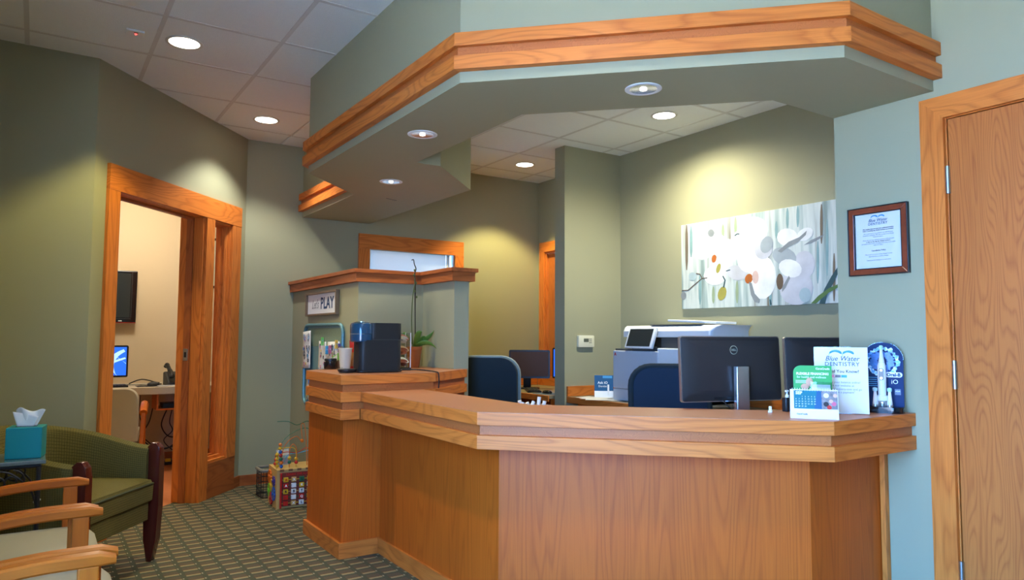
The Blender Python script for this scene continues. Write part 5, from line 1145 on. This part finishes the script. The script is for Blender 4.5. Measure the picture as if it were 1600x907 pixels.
# ================================================================ MONITORS
def monitor(name, label, M, w, h, standz, screen='screen_off', back='mon_back', logo_=True, group=None, col='silver', stand=True, dz=.09):
    """local: screen side faces -Z ... back faces +Z; origin at panel centre"""
    t = thing(name, label, 'monitor', M=M, group=group)
    mat('mon_back', (.028, .026, .027), .38, spec=.5); 
    P = rrect(-w/2, w/2, -h/2, h/2, .012, 4); P2 = rrect(-w/2+.03, w/2-.03, -h/2+.03, h/2-.02, .012, 4); P3 = rrect(-w/2+.09, w/2-.09, -h/2+.05, h/2-.05, .012, 4)
    g = G(); g.loft([[(x, y, .006) for x, y in P], [(x*.994, y*.99, .012) for x, y in P], [(x, y, .024) for x, y in P2], [(x, y, .030) for x, y in P3]]); g.o('back_shell', back, t, True)
    g = G(); g.prism(rrect(-w/2-.0035, w/2+.0035, -h/2-.0035, h/2+.0035, .014, 4), -.010, .0085); g.o('bezel', 'silver' if logo_ else 'black', t)
    g = G(); g.box(-w/2+.012, w/2-.012, -h/2+.014, h/2-.012, -.0115, -.0099); g.o('screen', screen, t)
    if logo_:
        g = G(); g.lathe([(.019, .0305), (.0225, .0305), (.0225, .0315), (.019, .0315), (.019, .0305)], n=36, caps=False); lr = g.o('logo_ring', 'chrome', t, False, at(0, h*.29, 0))
        text('DELL', .0135, at(0, h*.29, .031), 'chrome', parent=t, bold=.0007)
        g = G(); g.box(-w/2+.035, w/2-.035, h/2-.020, h/2-.015, .0185, .0225); g.o('vent_slot', 'black', t)
        g = G(); g.box(-w*.2, w*.1, -h/2+.010, -h/2+.02, .0125, .02); g.o('port_bay', 'black', t)
    if stand:
        z0 = standz
        Mi = M.inverted(); up = (Mi.to_3x3() @ Vector((0, 0, 1))).normalized()
        c = Vector((.025, -.10 if False else -.02, .052)); L_ = ((M @ c).z-z0)/1.0
        Rm = M.to_3x3(); n3 = Rm @ Vector((0, 0, 1)); n3.z = 0; n3.normalize(); x3 = Vector((-n3.y, n3.x, 0))
        B = M @ c; Mb = Matrix((x3, n3, Vector((0, 0, 1)))).transposed().to_4x4(); Mb.translation = (B.x, B.y, z0)
        g = G(); g.prism(rrect(-.038, .038, -.016, .016, .008, 4), .012, L_+.03, .003); so = g.o('stand_column', col, t, True); so.matrix_local = Mi @ Mb
        g = G(); g.box(-.022, .022, -.024, -.014, L_-.05, L_+.0, .002); s2 = g.o('mount_bracket', 'charcoal', t); s2.matrix_local = Mi @ Mb
        g = G(); g.prism(rrect(-.12, .12, -.11, .08, .02, 5), 0, .012, .003); s3 = g.o('stand_base', col, t, True); s3.matrix_local = Mi @ Mb
    return t
m1 = monitor('desktop_monitor', 'black monitor seen from behind with a silver stand column', facing((2.905, 2.39, 1.098), (-.27, -.963), .05), .575, .318, .735)
for k, (x0, x1) in enumerate(((-.07, .0), (-.01, .03))):
    q = G(); q.tube([(x0, -.14, .02), (x0+.02, -.18, .03), (x1+.01, -.22, .05), (x1+.05, -.27, .05), (x1+.07, -.33, .04)], .0035, 6, 5); q.o('cable', 'black', m1, True)
monitor('desktop_monitor', 'black monitor seen from behind, half hidden by the wall and sign', facing((3.49, 2.21, 1.096), (-.36, -.93), .05), .555, .316, .742, col='charcoal', stand=False)
q = G()
m2 = bpy.data.objects['desktop_monitor.001']
q.box(-.04, .04, -.36, .0, .03, .05, .003); q.o('stand_column', 'charcoal', m2); 
q = G(); q.tube([(-.02, .02, .03), (-.022, .075, .042), (-.008, .095, .046), (.008, .075, .042), (.01, .05, .03)], .003, 6, 5); q.o('cable_loop', 'white', m2, True)
sdk = thing('side_desk', 'low desk behind the right wall carrying the second monitor', 'desk', (3.27, 1.96, 0))
q = G(); q.box(.02, .54, .06, .62, .705, .735, .003); q.o('desk_top', 'pale_laminate', sdk)
for x in (.06, .5): q = G(); q.box(x-.02, x+.02, .1, .58, 0, .705, .003); q.o('side_panel', 'oak_panel', sdk)

# ================================================================ PRINTER CORNER
pr = thing('office_printer', 'large white office printer with a tilted touch panel', 'printer', (3.93, 3.48, .742))
q = G(); q.box(.06, .49, .02, .92, .0, .30, .008); q.o('body', 'printer_white', pr)
q = G(); q.box(.0, .12, .44, .945, .10, .405, .008); q.o('front_door', 'printer_grey', pr)
dr = G(); dr.box(.0, .12, .44, .945, .004, .097, .006); dr = dr.o('paper_drawer', 'printer_grey', pr)
q = G(); q.box(-.004, .004, .52, .72, .028, .066, .003); q.o('drawer_handle', 'printer_white', dr)
q = G(); q.box(.01, .49, .02, .455, .02, .43, .008); q.o('side_cover', 'printer_white', pr)
q = G(); q.box(.004, .012, .25, .36, .22, .30, .002); q.o('latch_panel', 'printer_grey', pr)
q = G(); q.box(.002, .012, .28, .34, .30, .312); q.o('latch', 'charcoal', pr)
q = G(); q.box(.03, .49, .43, .95, .405, .42, .004); q.o('output_tray', 'printer_dark', pr)
q = G(); q.box(.06, .49, -.02, .46, .43, .512, .004); q.o('scanner_base', 'printer_dark', pr)
q = G(); q.box(.30, .49, .46, .90, .42, .512, .004); q.o('scanner_neck', 'printer_dark', pr)
q = G(); q.loft([[(x, y, z_) for x, y in rrect(.06-i, .49, -.03+i*.5, .90-i*.5, .03, 4)] for z_, i in ((.514, 0), (.56, .0), (.59, -.03), (.605, -.07))]); q.o('document_feeder', 'printer_white', pr, True)
q = G(); q.box(.10, .40, .10, .62, .6035, .612, .003); ft = q.o('feeder_tray', 'printer_dark', pr)
q = G(); q.box(.14, .36, .02, .5, .611, .628, .004, Euler((.05, 0, 0)).to_matrix().to_4x4()); q.o('paper_support', 'printer_white', ft)
Mp = Matrix.Translation((-.005, .61, .505)) @ frame((0, 0, 0), (0, -1, 0), (.35, 0, .94))
q = G(); q.box(-.15, .15, -.085, .085, -.012, .012, .006, Mp); tp = q.o('touch_panel', 'printer_white', pr, True)
q = G(); q.box(-.132, .125, -.072, .072, .0115, .0135, 0, Mp); q.o('panel_screen', 'screen_tablet', tp)
q = G(); q.box(.0, .06, .50, .72, .405, .44, .004); q.o('panel_arm', 'printer_dark', pr)
text('A', .032, F_negx((-.001, .915, .375)), 'toy_red', parent=pr, bold=.002)
for y0, y1, z_ in ((.56, .64, .282), (.575, .615, .262)): q = G(); q.box(-.001, .0005, y0, y1, z_, z_+.009); q.o('faint_print', 'ink_grey', pr)
bt = thing('brochure_tent', 'blue and white folded brochure standing on the printer desk', 'brochure', M=facing((4.07, 4.70, .7425), (-.65, -.76)))
Mf = tilt(.05, .24)
q = G(); q.box(-.08, .08, 0, .19, -.001, .001, 0, Mf); fp = q.o('front_panel', 'cal_navy', bt)
q = G(); q.box(-.08, .08, 0, .19, -.001, .001, 0, tilt(-.05, -.24)); q.o('back_panel', 'paper', bt)
q = G(); q.box(-.08, .08, 0, .055, .0012, .0016, 0, Mf); q.o('lower_print', 'ink_white', fp)
q = G(); q.box(-.01, .07, .165, .185, .0012, .0016, 0, Mf); q.o('banner', 'ink_blue', fp)
text('Ask iO', .03, Mf @ at(-.01, .125, .002), 'ink_white', parent=fp, bold=.0006); text('Dentist', .024, Mf @ at(-.01, .095, .002), 'ink_white', parent=fp)
q = G(); q.box(.03, .045, .02, .11, .0016, .003, .001, Mf); q.o('brush_print', 'white', fp)
for k in range(3):
    p = thing('paper_sheet', ('loose white sheet on the printer desk, lowest of three', 'loose white sheet on the printer desk, middle of three', 'loose white sheet on the printer desk, top of three')[k], 'paper', (3.96-.03*k, 4.66-.08*k, .7424+.0012*k), .3+.25*k, 'loose sheets on the printer desk')
    q = G(); q.box(-.105, .105, -.148, .148, 0, .001); q.o('sheet', 'paper', p)
bw = thing('stone_bowl', 'small grey bowl with a white orchid sprig beside the printer', 'bowl', (4.16, 4.56, .742))
q = G(); q.lathe([(.03, 0), (.055, .02), (.06, .045), (.054, .045), (.045, .02)], n=22); q.o('bowl', mat('stone', (.30, .31, .28), .6), bw, True)
q = G(); q.tube([(0, 0, .04), (.01, .02, .12), (-.02, .05, .18)], .004, 6, 4); q.o('stem', 'leaf', bw, True)
for x, y, z_ in ((-.02, .05, .18), (-.04, .03, .13), (.0, .04, .2)): q = G(); q.sphere((x, y, z_), .022, 10, (1.3, .7, .5)); q.o('flower', 'ivory', bw, True)

# back desk
monitor('back_monitor', 'black framed monitor with a dim brown screen on the back desk', facing((4.06, 5.80, .985), (-.62, -.78)) @ Euler((0, PI, 0)).to_matrix().to_4x4() @ Euler((.12, 0, 0)).to_matrix().to_4x4(), .40, .27, .742, 'screen_off', 'mon_back', False, col='black')
monitor('back_monitor', 'monitor with a bright blue screen half hidden by the thermostat wall', facing((4.29, 5.45, 1.0), (-.95, -.30)) @ Euler((0, PI, 0)).to_matrix().to_4x4(), .39, .29, .742, 'screen_blue', 'mon_back', False, col='black')
kb = thing('keyboard', 'black keyboard on the back desk below the dim monitor', 'keyboard', (3.93, 5.56, .742), math.radians(60))
q = G(); q.box(-.2, .2, -.065, .065, 0, .016, .004); q.o('case', 'black', kb)
for r in range(4):
    q = G()
    for c in range(13): q.box(-.185+.0285*c, -.161+.0285*c, -.05+.026*r, -.029+.026*r, .016, .022)
    q.o('key_row', 'charcoal', kb)
ms = thing('computer_mouse', 'black mouse on a blue pad at the edge of the back desk', 'mouse', (3.85, 5.22, .742), .2)
q = G(); q.prism(rrect(-.09, .09, -.11, .11, .02, 4), 0, .003); q.o('mouse_pad', mat('pad_blue', (.10, .16, .26), .8), ms)
q = G(); q.sphere((0, 0, .012), .035, 14, (.9, 1.6, .65)); q.v = [(x, y, max(z_, .003)) for x, y, z_ in q.v]; q.o('shell', 'black_gloss', ms, True)
p = thing('paper_stack', 'thin stack of white paper at the left end of the back desk', 'paper', (3.88, 6.10, .742), .2)
for k in range(3): q = G(); q.box(-.10+.006*k, .11+.006*k, -.15, .15, .0025*k, .0025*k+.002); q.o('sheet', 'paper', p)

fc = thing('low_cabinet', 'low oak cabinet behind the left leg of the counter', 'cabinet', (2.10, 3.14, 0))
for nm, b in (('side_panel', (0, .02, 0, .42, 0, .80)), ('side_panel', (.40, .42, 0, .42, 0, .80)), ('back_panel', (.02, .40, .40, .42, 0, .80)), ('cabinet_top', (-.01, .43, -.01, .43, .80, .825)), ('shelf', (.02, .40, .0, .40, .40, .42)), ('shelf', (.02, .40, .0, .40, .03, .05))):
    q = G(); q.box(*b, .002); q.o(nm, 'oak_panel', fc)
dr = G(); dr.box(.022, .398, -.018, 0, .05, .79, .002); dr = dr.o('cabinet_door', 'oak', fc)
q = G(); q.sphere((.06, -.028, .6), .012, 10); q.o('knob', 'steel', dr, True)
wt = thing('wire_tray', 'grey wire tray of rolled white papers behind the counter', 'tray', (2.29, 3.26, .8255))
q = G(); q.box(-.11, .11, -.07, .07, 0, .004); q.o('tray_floor', 'iron', wt)
P = rrect(-.11, .11, -.07, .07, .015, 3); q = G(); q.tube([(x, y, .045) for x, y in P]+[(P[0][0], P[0][1], .045)], .004, 6); q.o('rim', 'steel', wt, True)
for k, (x, y, h, tx) in enumerate(((-.07, 0, .068, .02), (-.04, .02, .075, -.02), (-.015, -.01, .07, .03), (.02, .02, .062, -.03), (.05, 0, .092, .01), (.085, .01, .066, .02))):
    q = G(); q.tube([(x, y, .005), (x+tx, y, h)], .011, 10); q.o('paper_roll', 'paper', wt, True)
# ================================================================ SMALL OFFICE
OY = 7.86
tv = thing('wall_television', 'black flat television on the beige office wall', 'television', M=F_negy((.36, OY-.09, 1.62)) @ Euler((.05, 0, 0)).to_matrix().to_4x4())
q = G(); q.box(-.43, .43, -.25, .25, -.03, .02, .008); q.o('casing', 'black_gloss', tv)
q = G(); q.box(-.39, .375, -.20, .225, .0195, .0215); q.o('screen', 'screen_tablet', tv)
q = G(); q.tube([(.385, -.20, .022), (.385, .235, .022)], .003, 6); q.tube([(-.4, -.212, .022), (.385, -.212, .022)], .003, 6); q.o('bezel_line', 'charcoal', tv)
q = G(); q.box(-.43, .43, -.252, -.247, .0, .018); q.o('red_edge', 'toy_red', tv)
q = G(); q.box(-.12, .12, -.12, .12, -.09, -.03, .004); q.o('wall_bracket', 'charcoal', tv)
q = G(); q.box(.28, .31, -.236, -.228, .0195, .0208); q.o('maker_mark', 'ink_white', tv)
pf = thing('office_picture', 'dark framed picture seen through the narrow sidelight', 'picture frame', M=F_negy((1.64, OY-.001, 2.0)))
for b in ((-.18, .18, .235, .26), (-.18, .18, -.26, -.235), (-.18, -.155, -.235, .235), (.155, .18, -.235, .235)):
    q = G(); q.box(*b, 0, .025, .002); q.o('frame_rail', 'frame_black', pf)
q = G(); q.box(-.155, .155, -.235, .235, .0, .01); q.o('mat_board', mat('mat_board', (.55, .58, .45), .7), pf)
od = thing('office_desk', 'speckled stone counter desk along the office wall', 'desk', (-.6, 7.2, 0))
q = G(); q.box(0, 2.58, 0, .655, .715, .785, .006); q.o('desk_top', 'granite', od)
q = G(); q.box(1.12, 2.4, .05, .45, .715, .7151); 
sh = G(); sh.box(1.535, 1.55, .06, .40, .565, .714); sh.box(1.55, 1.9, .06, .40, .565, .58); sh.box(1.9, 1.915, .06, .40, .565, .714); sh.o('hanging_shelf', 'oak', od)
for x in (.05, 2.5): q = G(); q.box(x-.02, x+.02, .05, .62, 0, .714, .003); q.o('side_panel', 'oak_panel', od)
rt = thing('router', 'flat black router on the shelf under the office desk', 'router', (1.10, 7.38, .5805))
q = G(); q.box(-.11, .11, -.09, .09, 0, .045, .005); q.o('case', 'black', rt)
q = G(); q.tube([(0, 0, .045), (0, .02, .10), (.01, .06, .128)], .004, 6, 4); q.o('cable', 'black', rt)
om = monitor('office_monitor', 'office monitor with blue swirl wallpaper on the stone desk', F_negy((.46, 7.50, 1.01)) @ Euler((0, PI, 0)).to_matrix().to_4x4(), .50, .285, .785, 'screen_blue', 'mon_back', False, col='black')
for k, (a, b, c, wd) in enumerate((((-.1, -.13), (.05, -.02), (.02, .135), .02), ((-.16, -.13), (-.05, .02), (-.22, .10), .022), ((.02, -.13), (.02, -.05), (-.23, .03), .014), ((-.02, .13), (-.14, .06), (-.235, -.02), .012))):
    A, B, C_ = Vector((*a, 0)), Vector((*b, 0)), Vector((*c, 0))
    def fn(u, v):
        p_ = A*(1-v)**2+B*2*v*(1-v)+C_*v*v; return (max(-.236, min(.236, p_.x+(u-.5)*wd*2*math.sin(PI*(.1+.8*v)))), max(-.127, min(.129, p_.y+(u-.5)*wd)), -.0122-.0002*k)
    q = G(); q.grid(fn, 2, 14); q.o('wallpaper_band', 'screen_light', om)
kb2 = thing('keyboard', 'black keyboard at the left end of the office desk', 'keyboard', (.50, 7.32, .785))
q = G(); q.box(-.2, .2, -.065, .065, 0, .018, .004); q.o('case', 'black', kb2)
for r in range(4):
    q = G()
    for c in range(13): q.box(-.185+.0285*c, -.161+.0285*c, -.05+.026*r, -.029+.026*r, .018, .024)
    q.o('key_row', 'charcoal', kb2)
ms2 = thing('computer_mouse', 'black mouse on a pad in the middle of the office desk', 'mouse', (.89, 7.33, .785))
q = G(); q.prism(rrect(-.12, .12, -.1, .1, .02, 4), 0, .004); q.o('mouse_pad', 'black', ms2)
q = G(); q.sphere((0.02, 0, .014), .035, 14, (1.5, .9, .75)); q.v = [(x, y, max(z_, .004)) for x, y, z_ in q.v]; q.o('shell', 'charcoal', ms2, True)
q = G(); q.tube([(.06, .02, .012), (.10, .1, .012), (.0, .16, .006), (-.12, .17, .006), (-.22, .2, .008)], .004, 6, 6); q.o('cable', 'black', ms2, True)
ph = thing('desk_phone', 'black desk phone with handset on the office desk', 'telephone', (1.11, 7.40, .785), .1)
q = G(); q.prism([(-.10, 0), (.10, 0), (.10, .115), (.05, .125), (-.10, .03)], -.09, .09, .004, Matrix(((0, 0, 1, 0), (1, 0, 0, 0), (0, 1, 0, 0), (0, 0, 0, 1)))); q.o('body', 'charcoal', ph)
Mk = Matrix.Translation((0, 0, .03)) @ Euler((math.radians(32), 0, 0)).to_matrix().to_4x4()
for r in range(4):
    for c in range(3): q = G(); q.box(.0+.024*c, .017+.024*c, -.055+.022*r, -.042+.022*r, .048, .054, 0, Mk); q.o('key', 'steel', ph)
q = G(); q.tube([(-.06, -.10, .075), (-.06, -.085, .10), (-.06, .0, .145), (-.06, .085, .185), (-.06, .11, .17)], [.026, .022, .018, .022, .026], 10, 5); q.o('handset', 'black', ph, True)
pp = thing('note_pad', 'pale note pad lying before the office phone', 'paper', (1.03, 7.26, .785), .1)
q = G(); q.box(-.09, .09, -.04, .04, 0, .008, .001); q.o('sheets', 'printer_grey', pp)
def cord(label, pts, r=.006): 
    q = G(); q.tube(pts, r, 7, 7); return tag(q.o('power_cable', 'black', None, True), label, 'cable', 'cables under the office desk')
cord('black cable looping from the shelf to the floor under the office desk', [(1.06, 7.5, .56), (1.02, 7.55, .40), (1.10, 7.6, .28), (1.22, 7.62, .30), (1.25, 7.64, .42), (1.20, 7.66, .2), (1.2, 7.66, .02)])
cord('black cable drooping in a wide loop under the office desk', [(.96, 7.55, .70), (.92, 7.56, .45), (.86, 7.57, .30), (.98, 7.58, .18), (1.16, 7.59, .2), (1.24, 7.59, .34)])
cord('black cable crossing diagonally under the office desk', [(.78, 7.66, .36), (.9, 7.66, .26), (1.0, 7.67, .17), (1.1, 7.68, .16), (1.18, 7.69, .22)])
cord('thin black cable hanging straight under the office desk', [(.84, 7.62, .71), (.84, 7.63, .5), (.87, 7.64, .38), (.83, 7.66, .27)], .0045)
cord('thin black cable curling at the right under the office desk', [(1.12, 7.6, .56), (1.1, 7.62, .42), (1.13, 7.64, .33), (1.06, 7.66, .24), (1.14, 7.67, .14)], .0045)
cord('black cable running along the office desk top', [(.74, 7.62, .795), (.85, 7.66, .83), (.97, 7.66, .80), (1.0, 7.64, .795)], .006)
ad = thing('power_adapter', 'black power adapter hanging under the office desk', 'adapter', (1.27, 7.74, .30))
q = G(); q.box(-.04, .04, -.03, .03, 0, .2, .006); q.o('case', 'black', ad)
q = G(); q.tube([(0, 0, .2), (.01, 0, .28), (-.02, .0, .36), (.02, 0, .44)], .006, 7, 5); q.tube([(0, 0, 0), (-.02, 0, -.1), (-.04, 0, -.2), (.0, 0, -.28)], .006, 7, 5); q.o('cable', 'black', ad, True)
q = G(); q.sphere((0, 0, .40), .04, 10, (1.2, .6, .8)); q.o('plug_cluster', 'black', ad, True)
pw = thing('power_strip', 'black power strip with a yellow plug on the office floor', 'power strip', (1.14, 7.70, 0))
q = G(); q.box(-.16, .16, -.03, .03, 0, .045, .005); q.o('case', 'black', pw)
q = G(); q.box(-.06, -.01, -.033, -.01, .03, .06, .003); q.o('plug', 'toy_yellow', pw)
for k in range(3): q = G(); q.box(.02+.045*k, .05+.045*k, -.02, .02, .045, .075, .003); q.o('plug', 'black', pw)
ot = thing('wall_outlet', 'white wall outlet under the office desk', 'outlet', M=F_negy((.80, OY-.001, .42)))
q = G(); q.box(-.035, .035, -.057, .057, 0, .006, .002); q.o('cover_plate', 'ivory', ot)
for y in (-.022, .022): q = G(); q.box(-.014, .014, y-.014, y+.014, .006, .008, .001); q.o('socket', 'black', ot)
# guest chair in the office: beige back, wooden arm
oc = thing('office_guest_chair', 'beige upholstered chair with wooden arms at the office desk', 'chair', (.50, 6.72, 0), math.radians(180-8))
P = rrect(-.24, .24, .0, .42, .09, 6, (1, 1, 0, 0))
g = G(); g.loft([[(x*.96, .16+.06*(y/.42)-(-.6*x*x), .41+y*.985) for x, y in P], [(x, .185+.06*(y/.42)+.6*x*x, .41+y) for x, y in P], [(x, .215+.06*(y/.42)+.6*x*x, .41+y) for x, y in P], [(x*.96, .235+.06*(y/.42)+.6*x*x, .41+y*.985) for x, y in P]]); g.o('backrest', 'office_vinyl', oc, True)
q = G(); q.prism(rrect(-.24, .24, -.26, .2, .05, 4), .40, .47, .02); q.o('seat', 'office_vinyl', oc, True)
for s in (-1, 1):
    q = G(); q.tube([(s*.27, .16, .62), (s*.27, .05, .66), (s*.27, -.12, .67), (s*.27, -.2, .65)], .03, 8, 5); q.o('armrest', 'arm_wood', oc, True)
    board('arm_post', (s*.27, -.12, .0), (s*.27, -.12, .65), .04, .03, (0, 1, 0), 'arm_wood', oc, .004); board('rear_leg', (s*.25, .2, 0), (s*.27, .14, .62), .04, .03, (0, 1, 0), 'arm_wood', oc, .004)
    board('side_rail', (s*.26, -.12, .36), (s*.26, .17, .36), .05, .025, (0, 0, 1), 'arm_wood', oc, .003)
